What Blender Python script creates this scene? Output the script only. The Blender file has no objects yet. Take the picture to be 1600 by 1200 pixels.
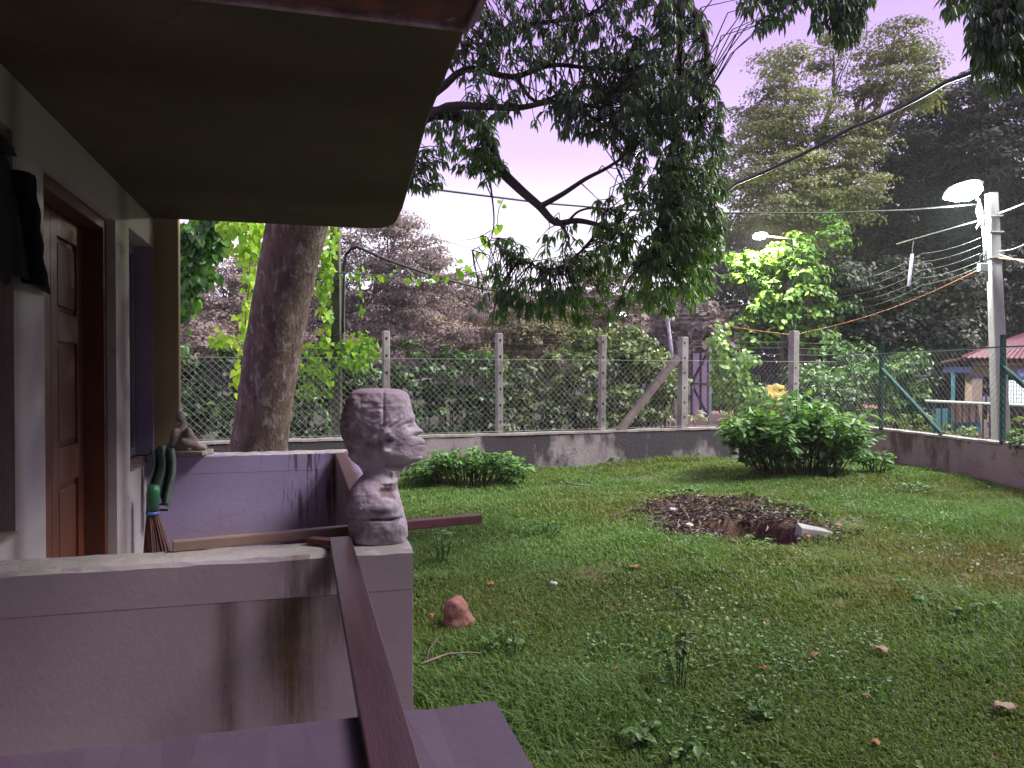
import bpy, math, random
import numpy as np
from mathutils import Vector, Matrix, noise
R = math.radians
rng = np.random.default_rng(7)
random.seed(7)
C = bpy.context.scene.collection
SC = bpy.context.scene

# ------------------------------------------------------------------ camera, sky, sun, exposure
EYE = 1.75
YAW = 15.0
CY, SY = math.cos(R(YAW)), math.sin(R(YAW))
cd = bpy.data.cameras.new('camera')
cam = bpy.data.objects.new('camera', cd)
C.objects.link(cam)
cam.location = (0, 0, EYE)
cam.rotation_euler = (R(90 - 0.7), 0, R(-YAW))
cd.lens = 27.0
cd.sensor_width = 36.0
cd.clip_start = 0.05
cd.clip_end = 1500
SC.camera = cam

SUN_EL, SUN_AZ = 50.0, 106.0          # azimuth clockwise from +Y: to the right of the camera
wd = bpy.data.worlds.new('World')
SC.world = wd
wd.use_nodes = True
nt = wd.node_tree
nt.nodes.clear()
wo = nt.nodes.new('ShaderNodeOutputWorld')
bg = nt.nodes.new('ShaderNodeBackground')
tc = nt.nodes.new('ShaderNodeTexCoord')
sx = nt.nodes.new('ShaderNodeSeparateXYZ')
cr = nt.nodes.new('ShaderNodeValToRGB')
el = cr.color_ramp.elements
el[0].position = 0.0
el[0].color = (1.0, 0.95, 1.0, 1)
el[1].position = 1.0
el[1].color = (0.34, 0.25, 0.52, 1)
for p, c in ((0.17, (0.90, 0.84, 1.0)), (0.27, (0.60, 0.46, 0.80)), (0.42, (0.46, 0.31, 0.66))):
    e = el.new(p)
    e.color = (*c, 1)
sk = nt.nodes.new('ShaderNodeTexSky')
sk.sky_type = 'NISHITA'
sk.sun_disc = False
sk.sun_elevation = R(SUN_EL)
sk.sun_rotation = R(SUN_AZ)
mx = nt.nodes.new('ShaderNodeMix')
mx.data_type = 'RGBA'
mx.blend_type = 'ADD'
mx.inputs[0].default_value = 0.006
nt.links.new(tc.outputs['Generated'], sx.inputs[0])
nt.links.new(sx.outputs['Z'], cr.inputs[0])
nt.links.new(cr.outputs[0], mx.inputs[6])
nt.links.new(sk.outputs[0], mx.inputs[7])
nt.links.new(mx.outputs[2], bg.inputs[0])
bg.inputs[1].default_value = 1.06
nt.links.new(bg.outputs[0], wo.inputs[0])

sl = bpy.data.lights.new('sun', 'SUN')
sl.energy = 5.0
sl.angle = R(22)
sl.color = (1.0, 0.97, 0.92)
sun = bpy.data.objects.new('sun', sl)
C.objects.link(sun)
sd = Vector((math.sin(R(SUN_AZ)) * math.cos(R(SUN_EL)), math.cos(R(SUN_AZ)) * math.cos(R(SUN_EL)), math.sin(R(SUN_EL))))
sun.rotation_euler = sd.to_track_quat('Z', 'Y').to_euler()
sun.location = (8, -6, 20)

SC.view_settings.view_transform = 'Standard'
SC.view_settings.look = 'None'
SC.view_settings.exposure = 0.58
SC.view_settings.gamma = 1.0
SC.view_settings.use_curve_mapping = False
SC.render.engine = 'CYCLES'
SC.cycles.use_denoising = True
SC.cycles.max_bounces = 6
SC.cycles.diffuse_bounces = 3
SC.cycles.glossy_bounces = 2
SC.cycles.transmission_bounces = 3
SC.cycles.sample_clamp_indirect = 4.0

# ------------------------------------------------------------------ helpers
def W(u, v, z):
    """camera-levelled coordinates (right, ahead, up) to world"""
    return Vector((u * CY + v * SY, -u * SY + v * CY, z))

def G(px, py, v):
    """the point seen at photograph position (px, py) at distance v ahead"""
    return W((px - 800) / 1200 * v, v, EYE + (585 - py) / 1200 * v)

def gv(py):
    return 1200 * EYE / (py - 585)

def onground(px, py, z=0.0):
    v = 1200 * (EYE - z) / (py - 585)
    return W((px - 800) / 1200 * v, v, z)

def tag(o, label=None, cat=None, group=None, kind=None):
    if label: o['label'] = label
    if cat: o['category'] = cat
    if group: o['group'] = group
    if kind: o['kind'] = kind
    return o

def thing(name, label, cat, loc, group=None):
    o = bpy.data.objects.new(name, None)
    C.objects.link(o)
    o.location = loc
    o.empty_display_size = 0.1
    return tag(o, label, cat, group)

def link(name, me, parent=None, mats=(), smooth=False):
    o = bpy.data.objects.new(name, me)
    C.objects.link(o)
    for m in (mats if isinstance(mats, (list, tuple)) else (mats,)):
        me.materials.append(m)
    if smooth:
        me.polygons.foreach_set('use_smooth', [True] * len(me.polygons))
    if parent is not None:
        o.parent = parent
        o.location = -wloc(parent)
    return o

def wloc(p):
    v = Vector((0, 0, 0))
    while p is not None:
        v = v + p.location
        p = p.parent
    return v

class MB:
    def __init__(s):
        s.v, s.f = [], []
    def add(s, vs, fs):
        n = len(s.v)
        s.v.extend([tuple(x) for x in vs])
        s.f.extend([tuple(n + i for i in f) for f in fs])
        return s
    def hexa(s, p):           # 8 points: bottom 4 then top 4
        return s.add(p, [(3, 2, 1, 0), (4, 5, 6, 7), (0, 1, 5, 4), (1, 2, 6, 5), (2, 3, 7, 6), (3, 0, 4, 7)])
    def box(s, x0, x1, y0, y1, z0, z1):
        return s.hexa([(x0, y0, z0), (x1, y0, z0), (x1, y1, z0), (x0, y1, z0), (x0, y0, z1), (x1, y0, z1), (x1, y1, z1), (x0, y1, z1)])
    def beam(s, a, b, w, h, up=(0, 0, 1), w2=None, h2=None):
        a, b = Vector(a), Vector(b)
        d = (b - a).normalized()
        up = Vector(up)
        sdv = d.cross(up)
        if sdv.length < 1e-4: sdv = d.cross(Vector((0, 1, 0)))
        sdv.normalize()
        u = sdv.cross(d).normalized()
        w2 = w2 or w
        h2 = h2 or h
        p = []
        for q, ww, hh in ((a, w, h), (b, w2, h2)):
            p.append([q - sdv * ww / 2 - u * hh / 2, q + sdv * ww / 2 - u * hh / 2, q + sdv * ww / 2 + u * hh / 2, q - sdv * ww / 2 + u * hh / 2])
        return s.add(p[0] + p[1], [(0, 1, 2, 3), (7, 6, 5, 4), (0, 4, 5, 1), (1, 5, 6, 2), (2, 6, 7, 3), (3, 7, 4, 0)])
    def tube(s, pts, rad, sides=6, cap=True):
        pts = [Vector(p) for p in pts]
        n = len(pts)
        rs = rad if isinstance(rad, (list, tuple)) else [rad] * n
        vs, prev = [], None
        for i, p in enumerate(pts):
            d = (pts[min(i + 1, n - 1)] - pts[max(i - 1, 0)])
            if d.length < 1e-9: d = Vector((0, 0, 1))
            d.normalize()
            if prev is None:
                a = Vector((0, 0, 1)) if abs(d.z) < 0.9 else Vector((1, 0, 0))
                x = d.cross(a).normalized()
            else:
                x = prev - d * prev.dot(d)
                x = x.normalized() if x.length > 1e-6 else d.orthogonal().normalized()
            prev = x
            y = d.cross(x)
            for k in range(sides):
                t = 2 * math.pi * k / sides
                vs.append(p + (x * math.cos(t) + y * math.sin(t)) * rs[i])
        fs = []
        for i in range(n - 1):
            for k in range(sides):
                a, b = i * sides + k, i * sides + (k + 1) % sides
                fs.append((a, b, b + sides, a + sides))
        if cap:
            fs.append(tuple(range(sides - 1, -1, -1)))
            fs.append(tuple((n - 1) * sides + k for k in range(sides)))
        return s.add(vs, fs)
    def build(s, name, mats, parent=None, smooth=False, bevel=0):
        me = bpy.data.meshes.new(name)
        me.from_pydata(s.v, [], s.f)
        me.update()
        o = link(name, me, parent, mats, smooth)
        if bevel:
            b = o.modifiers.new('bevel', 'BEVEL')
            b.width = bevel
            b.segments = 2
            b.limit_method = 'ANGLE'
        return o

def catenary(a, b, sag, n=14):
    a, b = Vector(a), Vector(b)
    return [a.lerp(b, i / n) - Vector((0, 0, sag * 4 * (i / n) * (1 - i / n))) for i in range(n + 1)]

# ------------------------------------------------------------------ materials
def new_mat(name):
    m = bpy.data.materials.new(name)
    m.use_nodes = True
    t = m.node_tree
    return m, t, t.nodes['Principled BSDF']

def N(t, typ, **kw):
    n = t.nodes.new(typ)
    for k, v in kw.items():
        setattr(n, k, v)
    return n

def coords(t, stretch=(1, 1, 1)):
    g = N(t, 'ShaderNodeNewGeometry')
    mp = N(t, 'ShaderNodeMapping')
    mp.inputs['Scale'].default_value = stretch
    t.links.new(g.outputs['Position'], mp.inputs[0])
    return mp.outputs[0]

def noise_tex(t, co, scale, detail=5, rough=0.55):
    n = N(t, 'ShaderNodeTexNoise')
    n.inputs['Scale'].default_value = scale
    n.inputs['Detail'].default_value = detail
    n.inputs['Roughness'].default_value = rough
    t.links.new(co, n.inputs['Vector'])
    return n.outputs[0]

def ramp(t, fac, stops):
    r = N(t, 'ShaderNodeValToRGB')
    e = r.color_ramp.elements
    e[0].position, e[0].color = stops[0][0], (*stops[0][1], 1)
    e[1].position, e[1].color = stops[-1][0], (*stops[-1][1], 1)
    for p, c in stops[1:-1]:
        k = e.new(p)
        k.color = (*c, 1)
    t.links.new(fac, r.inputs[0])
    return r.outputs[0]

def mixc(t, fac, a, b, mode='MIX'):
    m = N(t, 'ShaderNodeMix', data_type='RGBA', blend_type=mode)
    for i, x in ((0, fac), (6, a), (7, b)):
        if hasattr(x, 'is_linked'):
            t.links.new(x, m.inputs[i])
        elif i == 0:
            m.inputs[0].default_value = x
        else:
            m.inputs[i].default_value = (*x, 1)
    return m.outputs[2]

def math_(t, op, a, b=None):
    m = N(t, 'ShaderNodeMath', operation=op)
    for i, x in ((0, a), (1, b)):
        if x is None: continue
        if hasattr(x, 'is_linked'): t.links.new(x, m.inputs[i])
        else: m.inputs[i].default_value = x
    return m.outputs[0]

def bump(t, h, strength, dist, bs):
    b = N(t, 'ShaderNodeBump')
    b.inputs['Strength'].default_value = strength
    b.inputs['Distance'].default_value = dist
    t.links.new(h, b.inputs['Height'])
    t.links.new(b.outputs[0], bs.inputs['Normal'])

def mat(name, c1, c2=None, scale=6, rough=0.7, bmp=0.3, bscale=60, bdist=0.004, stretch=(1, 1, 1), metal=0.0, spots=None, spec=0.4):
    m, t, bs = new_mat(name)
    c2 = c2 or tuple(x * 0.7 for x in c1)
    co = coords(t, stretch)
    n1 = noise_tex(t, co, scale, 6, 0.6)
    col = ramp(t, n1, [(0.34, c1), (0.66, c2)])
    if spots:
        n3 = noise_tex(t, co, spots[1], 5, 0.7)
        f = ramp(t, n3, [(spots[2], (0, 0, 0)), (spots[2] + 0.1, (1, 1, 1))])
        col = mixc(t, f, col, spots[0])
    t.links.new(col, bs.inputs['Base Color'])
    bs.inputs['Roughness'].default_value = rough
    bs.inputs['Metallic'].default_value = metal
    bs.inputs['Specular IOR Level'].default_value = spec
    if bmp:
        bump(t, noise_tex(t, co, bscale, 6, 0.65), bmp, bdist, bs)
    return m

def plaster(name, c1, c2, stains=(), stain_col=(0.05, 0.028, 0.018), axis='X', rough=0.65, wet_top=False, low=None, drips=None):
    """painted plaster with blotches, brush streaks and rain stains that have their own shape"""
    m, t, bs = new_mat(name)
    g = N(t, 'ShaderNodeNewGeometry')
    sp = N(t, 'ShaderNodeSeparateXYZ')
    t.links.new(g.outputs['Position'], sp.inputs[0])
    co = coords(t)
    cos = coords(t, (9, 9, 0.9))
    big = noise_tex(t, co, 1.7, 5, 0.6)
    col = ramp(t, big, [(0.3, c1), (0.7, c2)])
    fine = noise_tex(t, co, 26, 6, 0.7)
    col = mixc(t, 0.35, col, ramp(t, fine, [(0.3, tuple(x * 0.72 for x in c1)), (0.7, c2)]))
    st = noise_tex(t, cos, 2.2, 6, 0.65)
    stf = noise_tex(t, coords(t, (30, 30, 1.6)), 2.0, 5, 0.7)
    for (x0, hw, z0, z1, amt) in stains:
        dx = math_(t, 'ABSOLUTE', math_(t, 'SUBTRACT', sp.outputs[axis], x0))
        wob = math_(t, 'MULTIPLY', math_(t, 'SUBTRACT', st, 0.5), hw * 1.1)
        fx = N(t, 'ShaderNodeMapRange', interpolation_type='SMOOTHSTEP')
        t.links.new(math_(t, 'ADD', dx, wob), fx.inputs[0])
        fx.inputs[1].default_value, fx.inputs[2].default_value = -hw * 0.2, hw * 1.5
        fx.inputs[3].default_value, fx.inputs[4].default_value = 1, 0
        fz = N(t, 'ShaderNodeMapRange', interpolation_type='SMOOTHSTEP')
        t.links.new(math_(t, 'ADD', sp.outputs['Z'], math_(t, 'MULTIPLY', math_(t, 'SUBTRACT', stf, 0.5), 0.35)), fz.inputs[0])
        fz.inputs[1].default_value, fz.inputs[2].default_value = z0, z0 + (z1 - z0) * 0.65
        f = math_(t, 'MULTIPLY', fx.outputs[0], fz.outputs[0])
        f = math_(t, 'MULTIPLY', f, math_(t, 'ADD', math_(t, 'MULTIPLY', math_(t, 'ADD', math_(t, 'MULTIPLY', stf, 0.6), math_(t, 'MULTIPLY', fine, 0.6)), 0.9), amt - 0.3))
        cl = N(t, 'ShaderNodeClamp')
        t.links.new(f, cl.inputs[0])
        col = mixc(t, cl.outputs[0], col, stain_col)
    # hairline cracks, pits and specks of dirt
    wn_ = N(t, 'ShaderNodeTexNoise')
    wn_.inputs['Scale'].default_value = 4.0
    t.links.new(co, wn_.inputs['Vector'])
    cmx = mixc(t, 0.12, co, wn_.outputs['Color'])
    vo = N(t, 'ShaderNodeTexVoronoi', feature='DISTANCE_TO_EDGE')
    vo.inputs['Scale'].default_value = 1.6
    t.links.new(cmx, vo.inputs['Vector'])
    ck = ramp(t, vo.outputs['Distance'], [(0.0, (1, 1, 1)), (0.006, (0, 0, 0))])
    ckm = ramp(t, noise_tex(t, co, 1.1, 3, 0.5), [(0.52, (0, 0, 0)), (0.6, (1, 1, 1))])
    col = mixc(t, math_(t, 'MULTIPLY', math_(t, 'MULTIPLY', ck, ckm), 0.55), col, tuple(x * 0.3 for x in c1))
    pit = ramp(t, noise_tex(t, co, 70, 3, 0.6), [(0.69, (0, 0, 0)), (0.73, (1, 1, 1))])
    col = mixc(t, math_(t, 'MULTIPLY', pit, 0.6), col, tuple(x * 0.35 for x in c1))
    if drips:
        dm = noise_tex(t, coords(t, (38, 38, 2.4)), 1.0, 4, 0.6)
        f = ramp(t, dm, [(0.55, (0, 0, 0)), (0.61, (1, 1, 1))])
        xr = N(t, 'ShaderNodeMapRange', interpolation_type='SMOOTHSTEP')
        t.links.new(sp.outputs[axis], xr.inputs[0])
        xr.inputs[1].default_value, xr.inputs[2].default_value = drips
        col = mixc(t, math_(t, 'MULTIPLY', math_(t, 'MULTIPLY', f, xr.outputs[0]), 0.85), col, (0.05, 0.03, 0.04))
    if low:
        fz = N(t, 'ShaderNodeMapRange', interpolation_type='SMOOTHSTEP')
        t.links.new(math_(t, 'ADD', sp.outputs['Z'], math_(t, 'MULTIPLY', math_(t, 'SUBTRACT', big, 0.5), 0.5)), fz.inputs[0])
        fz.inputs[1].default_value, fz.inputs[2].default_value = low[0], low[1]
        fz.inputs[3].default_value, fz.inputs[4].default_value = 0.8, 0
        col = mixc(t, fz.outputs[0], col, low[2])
    t.links.new(col, bs.inputs['Base Color'])
    bs.inputs['Roughness'].default_value = rough
    bs.inputs['Specular IOR Level'].default_value = 0.35
    if wet_top:      # rain-wet top: smoother film of water in patches
        wn = noise_tex(t, co, 7, 4, 0.6)
        rr = N(t, 'ShaderNodeMapRange')
        t.links.new(wn, rr.inputs[0])
        rr.inputs[1].default_value, rr.inputs[2].default_value = 0.35, 0.6
        rr.inputs[3].default_value, rr.inputs[4].default_value = wet_top[0], wet_top[1]
        t.links.new(rr.outputs[0], bs.inputs['Roughness'])
        bs.inputs['Specular IOR Level'].default_value = 0.6
    bump(t, fine, 0.35, 0.004, bs)
    return m

def leaf_mat(name, stops, rough=0.42, trans=0.35, tcol=1.5, spec=0.5):
    m, t, bs = new_mat(name)
    a = N(t, 'ShaderNodeAttribute', attribute_name='tint')
    k = len(stops)
    col = ramp(t, a.outputs['Fac'], [(i / (k - 1), c) for i, c in enumerate(stops)])
    t.links.new(col, bs.inputs['Base Color'])
    bs.inputs['Roughness'].default_value = rough
    bs.inputs['Specular IOR Level'].default_value = spec
    tr = N(t, 'ShaderNodeBsdfTranslucent')
    hs = mixc(t, 1.0, col, (tcol, tcol * 1.05, tcol * 0.45), 'MULTIPLY')
    t.links.new(hs, tr.inputs[0])
    mxs = N(t, 'ShaderNodeMixShader')
    mxs.inputs[0].default_value = trans
    t.links.new(bs.outputs[0], mxs.inputs[1])
    t.links.new(tr.outputs[0], mxs.inputs[2])
    t.links.new(mxs.outputs[0], t.nodes['Material Output'].inputs[0])
    return m

def emit(name, col, s):
    m, t, bs = new_mat(name)
    bs.inputs['Base Color'].default_value = (*col, 1)
    bs.inputs['Emission Color'].default_value = (*col, 1)
    bs.inputs['Emission Strength'].default_value = s
    return m

# ------------------------------------------------------------------ leaves
TEMPL = {   # (along, side) outlines; a centre vertex is added and fanned
    'lance': ([(0, 0), (0.3, .5), (0.66, .36), (1, 0), (0.66, -.36), (0.3, -.5)], (0.42, 0)),
    'oval': ([(0, 0), (0.22, .42), (0.55, .5), (1, 0), (0.55, -.5), (0.22, -.42)], (0.45, 0)),
    'heart': ([(0, 0), (-.1, .26), (0.1, .5), (.45, .44), (1, 0), (.45, -.44), (0.1, -.5), (-.1, -.26)], (0.4, 0)),
    'kite': ([(0, 0), (0.45, .5), (1, 0), (0.45, -.5)], None),
}
def leaf_unit(tpl, fold=0.18, droop=0.18):
    ring, mid = TEMPL[tpl]
    pts = [(a, s, fold * abs(s) - droop * a * a) for a, s in ring]
    n = len(pts)
    if mid:
        pts.append((mid[0], 0, -droop * mid[0] ** 2))
        tris = [(n, (i + 1) % n, i) for i in range(n)]
    else:
        tris = [(0, 2, 1), (0, 3, 2)]
    return np.array(pts), np.array(tris)

def norm(a):
    return a / np.maximum(np.linalg.norm(a, axis=-1, keepdims=True), 1e-9)

def frames(A, Nn):
    A = norm(A)
    S = norm(np.cross(A, Nn))
    Nn = np.cross(S, A)
    return A, S, Nn

def big_mesh(name, V, T, tint):
    me = bpy.data.meshes.new(name)
    me.vertices.add(len(V))
    me.vertices.foreach_set('co', np.ascontiguousarray(V, dtype=np.float32).ravel())
    me.loops.add(T.size)
    me.loops.foreach_set('vertex_index', np.ascontiguousarray(T, dtype=np.int32).ravel())
    me.polygons.add(len(T))
    me.polygons.foreach_set('loop_start', np.arange(0, T.size, 3, dtype=np.int32))
    me.polygons.foreach_set('loop_total', np.full(len(T), 3, dtype=np.int32))
    at = me.attributes.new('tint', 'FLOAT', 'POINT')
    at.data.foreach_set('value', np.ascontiguousarray(tint, dtype=np.float32))
    me.update(calc_edges=True)
    return me

UNITS = {}
def unit_mesh(tpl, k, m):
    key = (tpl, k, m.name)
    if key not in UNITS:
        p, t = leaf_unit(tpl, 0.14 + 0.05 * (k % 3), 0.12 + 0.06 * (k % 3))
        me = big_mesh('leaf', p, t, np.full(len(p), k / 5))
        me.materials.append(m)
        UNITS[key] = me
    return UNITS[key]

def leaves(parent, name, m, tpl, P, A, Nn, L, Wd, tint, indiv=0, partname='leaf'):
    """crown of separate leaves: the `indiv` largest in view are objects, the rest one mesh"""
    n = len(P)
    A, S, Nn = frames(A, Nn)
    L = np.broadcast_to(L, (n,)).astype(float)
    Wd = np.broadcast_to(Wd, (n,)).astype(float)
    tint = np.clip(tint, 0, 1)
    rest = np.ones(n, bool)
    if indiv:
        x = P - np.array([0, 0, EYE])
        u = x @ np.array([CY, -SY, 0]); v = x @ np.array([SY, CY, 0]); z = x[:, 2]
        px, py = 800 + 1200 * u / v, 585 - 1200 * z / v
        ok = (v > 0.3) & (px > 5) & (px < 1595) & (py > 5) & (py < 1195)
        vis = np.abs(Nn @ np.array([SY, CY, 0])) * 0.7 + 0.3
        score = np.where(ok, L * Wd / v ** 2 * vis, -1) * (1 + 0.2 * rng.random(n))
        idx = np.argsort(-score)[:indiv]
        idx = idx[score[idx] > 0]
        rest[idx] = False
        base = wloc(parent)
        for i in idx:
            k = int(round(tint[i] * 5))
            o = bpy.data.objects.new(partname, unit_mesh(tpl, k, m))
            C.objects.link(o)
            o.parent = parent
            M = Matrix(((A[i, 0] * L[i], S[i, 0] * Wd[i], Nn[i, 0] * L[i], P[i, 0] - base.x),
                        (A[i, 1] * L[i], S[i, 1] * Wd[i], Nn[i, 1] * L[i], P[i, 1] - base.y),
                        (A[i, 2] * L[i], S[i, 2] * Wd[i], Nn[i, 2] * L[i], P[i, 2] - base.z), (0, 0, 0, 1)))
            o.matrix_basis = M
    if rest.sum() == 0: return None
    P, A, S, Nn, L, Wd, tint = P[rest], A[rest], S[rest], Nn[rest], L[rest], Wd[rest], tint[rest]
    n = len(P)
    pts, tris = leaf_unit(tpl)
    f = 0.6 + 0.8 * rng.random((n, 1, 1))
    V = (P[:, None, :] + A[:, None, :] * (pts[None, :, 0:1] * L[:, None, None]) + S[:, None, :] * (pts[None, :, 1:2] * Wd[:, None, None])
         + Nn[:, None, :] * (pts[None, :, 2:3] * L[:, None, None]) * f)
    T = (tris[None] + (np.arange(n) * len(pts))[:, None, None]).reshape(-1, 3)
    me = big_mesh(name, V.reshape(-1, 3), T, np.repeat(tint, len(pts)))
    o = link(name, me, parent, m)
    if indiv or name in ('foliage', 'leaves'):
        o['kind'] = 'stuff'
    return o

def rnd_dir(n, up=0.0):
    d = norm(rng.normal(size=(n, 3)))
    d[:, 2] += up
    return norm(d)

def blob_pts(c, r, n, shell=0.55):
    d = norm(rng.normal(size=(n, 3)))
    rad = shell + (1 - shell) * rng.random((n, 1)) ** 0.7
    return np.asarray(c) + d * rad * np.asarray(r), d

def clumps(blobs, density, clump_r, per, L, Wl, shell=0.5, flat=0.55, tint0=(0.2, 0.8), up=0.9):
    """leaf arrays for a crown made of many small domed clumps; blobs = [(centre, radii)]"""
    Ps, As, Ns, Ts = [], [], [], []
    for c, r in blobs:
        area = (r[0] * r[1] + r[1] * r[2] + r[0] * r[2]) * 4.2
        k = max(3, int(area * density))
        cp, cdv = blob_pts(c, r, k, shell)
        cr_ = clump_r * (0.6 + 0.8 * rng.random(k))
        ct = tint0[0] + (tint0[1] - tint0[0]) * rng.random(k)
        m_ = per
        d = norm(rng.normal(size=(k, m_, 3)))
        d[:, :, 2] = np.abs(d[:, :, 2]) - 0.25
        rad = (0.35 + 0.65 * rng.random((k, m_, 1)) ** 0.6)
        off = d * rad * cr_[:, None, None] * np.array([1, 1, flat])
        P = (cp[:, None, :] + off).reshape(-1, 3)
        nn = norm(d + np.array([0, 0, up]) + cdv[:, None, :] * 0.5 + rng.normal(size=(k, m_, 3)) * 0.35).reshape(-1, 3)
        aa = norm(np.cross(nn, rng.normal(size=nn.shape)))
        aa[:, 2] -= 0.25
        Ps.append(P); As.append(aa); Ns.append(nn)
        Ts.append((ct[:, None] + 0.18 * rng.normal(size=(k, m_))).reshape(-1))
    P = np.concatenate(Ps)
    n = len(P)
    return P, np.concatenate(As), np.concatenate(Ns), L * (0.65 + 0.7 * rng.random(n)), Wl * (0.65 + 0.7 * rng.random(n)), np.concatenate(Ts)

def pblob(px, py, v, rx, ry, rd=None):
    c = G(px, py, v)
    s = v / 1200
    return (np.array(c), np.array([rx * s, (rd if rd else rx * s * 0.8), ry * s]))

def wob_line(a, b, n, amp):
    a, b = Vector(a), Vector(b)
    out = []
    for i in range(n + 1):
        t = i / n
        k = math.sin(math.pi * t) * amp
        out.append(a.lerp(b, t) + Vector((random.uniform(-k, k), random.uniform(-k, k), random.uniform(-k, k))))
    return out

def far_tree(name, label, cat, base, top, r0, r1, blobs, m, bark, density, clump_r, per, L, Wl, group=None, indiv=0, limbs=True, shell=0.5, flat=0.55, tint0=(0.15, 0.85), tpl='kite', twig=0.03, up=0.9):
    t = thing(name, label, cat, base, group)
    base, top = Vector(base), Vector(top)
    mb = MB()
    pts = wob_line(base - Vector((0, 0, 0.2)), top, 6, r0 * 0.6)
    rs = [r0 + (r1 - r0) * i / 6 for i in range(7)]
    rs[0] *= 1.35
    mb.tube(pts, rs, 9)
    mb.build('trunk', bark, t, True)
    if limbs:
        for c, r in blobs:
            c = Vector(c)
            start = pts[random.choice((3, 4, 5, 6))]
            lm = MB()
            ml = wob_line(start, c, 6, (c - start).length * 0.07)
            rl = max(r1 * 0.75, 0.05)
            lm.tube(ml, [rl * (1 - 0.8 * i / 6) for i in range(7)], 6)
            for k in range(5):
                e = c + Vector((random.uniform(-1, 1) * r[0] * 0.8, random.uniform(-1, 1) * r[1] * 0.8, random.uniform(-0.5, 1) * r[2] * 0.8))
                lm.tube(wob_line(ml[random.choice((3, 4, 5))], e, 4, 0.25), [twig, twig * .8, twig * .6, twig * .4, twig * .25], 4)
            lm.build('limb', bark, t, True)
    leaves(t, 'crown', m, tpl, *clumps(blobs, density, clump_r, per, L, Wl, shell, flat, tint0, up), indiv=indiv)
    return t

# ------------------------------------------------------------------ palettes
M_wall_near = plaster('plaster_near', (0.40, 0.305, 0.37), (0.30, 0.225, 0.27), axis='X',
                      stains=[(-0.05, 0.11, 0.30, 1.15, 0.85), (-0.25, 0.045, 0.3, 1.0, 0.5), (0.10, 0.06, 0.7, 1.15, 0.55)],
                      stain_col=(0.075, 0.042, 0.026))
M_cap = plaster('plaster_cap', (0.41, 0.315, 0.38), (0.31, 0.235, 0.28), axis='X', stains=[(-0.03, 0.07, 0.99, 1.12, 0.4), (0.07, 0.05, 0.99, 1.1, 0.5)])
M_cap_wet = plaster('plaster_cap_top', (0.50, 0.46, 0.45), (0.36, 0.32, 0.31), wet_top=(0.10, 0.38), axis='X')
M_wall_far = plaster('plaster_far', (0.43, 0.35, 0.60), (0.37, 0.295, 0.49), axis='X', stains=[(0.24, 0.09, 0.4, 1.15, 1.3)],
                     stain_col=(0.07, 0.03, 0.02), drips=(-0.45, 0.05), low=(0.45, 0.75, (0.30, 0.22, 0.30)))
M_facade = plaster('plaster_facade', (0.46, 0.41, 0.44), (0.37, 0.32, 0.35), axis='Y',
                   stains=[(5.4, 0.16, 0.2, 1.1, 0.5), (3.5, 0.1, 0.3, 1.1, 0.5)], stain_col=(0.14, 0.09, 0.08))
M_column = plaster('plaster_ochre', (0.36, 0.28, 0.165), (0.28, 0.21, 0.125), axis='X', stains=[(-1.1, 0.05, 0.4, 2.9, 0.3)], stain_col=(0.2, 0.14, 0.09))
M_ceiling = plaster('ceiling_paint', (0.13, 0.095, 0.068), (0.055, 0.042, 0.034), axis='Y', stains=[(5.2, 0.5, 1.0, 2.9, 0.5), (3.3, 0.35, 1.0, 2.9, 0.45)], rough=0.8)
M_lip = mat('slab_edge', (0.17, 0.14, 0.10), (0.08, 0.065, 0.05), 4, 0.8, 0.5, 40, 0.006)
M_canopy = mat('mouldy_red_paint', (0.22, 0.055, 0.06), (0.05, 0.03, 0.03), 9, 0.7, 0.6, 40, 0.01, spots=((0.35, 0.25, 0.33), 14, 0.62))
M_driplip = mat('drip_edge', (0.45, 0.30, 0.40), (0.16, 0.09, 0.12), 12, 0.6, 0.4)
M_door = mat('brown_door_paint', (0.15, 0.045, 0.025), (0.10, 0.03, 0.017), 5, 0.42, 0.25, 30, 0.003, (6, 6, 0.8), spots=((0.34, 0.2, 0.15), 30, 0.70))
M_jamb = mat('dark_door_frame', (0.11, 0.03, 0.018), (0.07, 0.02, 0.012), 5, 0.5, 0.25, 30, 0.003, (6, 6, 0.8))
M_shutter = mat('lilac_grey_shutter', (0.24, 0.20, 0.30), (0.19, 0.16, 0.24), 3, 0.55, 0.2, 50, 0.002)
M_sill = mat('stained_sill', (0.26, 0.19, 0.18), (0.12, 0.07, 0.06), 9, 0.7, 0.4)
M_floor = mat('veranda_cement', (0.28, 0.25, 0.25), (0.20, 0.17, 0.17), 4, 0.5, 0.2)
M_plank = mat('red_brown_wood', (0.07, 0.034, 0.042), (0.042, 0.02, 0.026), 3, 0.3, 0.2, 20, 0.004, (12, 1.2, 12), spots=((0.05, 0.025, 0.025), 2.2, 0.63))
M_batten = mat('grey_wood_batten', (0.30, 0.20, 0.17), (0.20, 0.115, 0.10), 4, 0.5, 0.4, 24, 0.003)
M_plank_end = mat('batten_red_end', (0.13, 0.05, 0.06), (0.085, 0.03, 0.038), 5, 0.45, 0.4)
M_clay = mat('grey_clay', (0.43, 0.37, 0.38), (0.28, 0.24, 0.25), 7, 0.62, 0.7, 34, 0.007, spots=((0.15, 0.12, 0.13), 6, 0.60))
M_clay_red = mat('red_clay', (0.40, 0.22, 0.18), (0.27, 0.13, 0.11), 9, 0.7, 0.6, 40, 0.006)
M_figure = mat('unfired_clay', (0.36, 0.30, 0.28), (0.20, 0.15, 0.14), 12, 0.75, 0.6, 50, 0.005)
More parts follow.
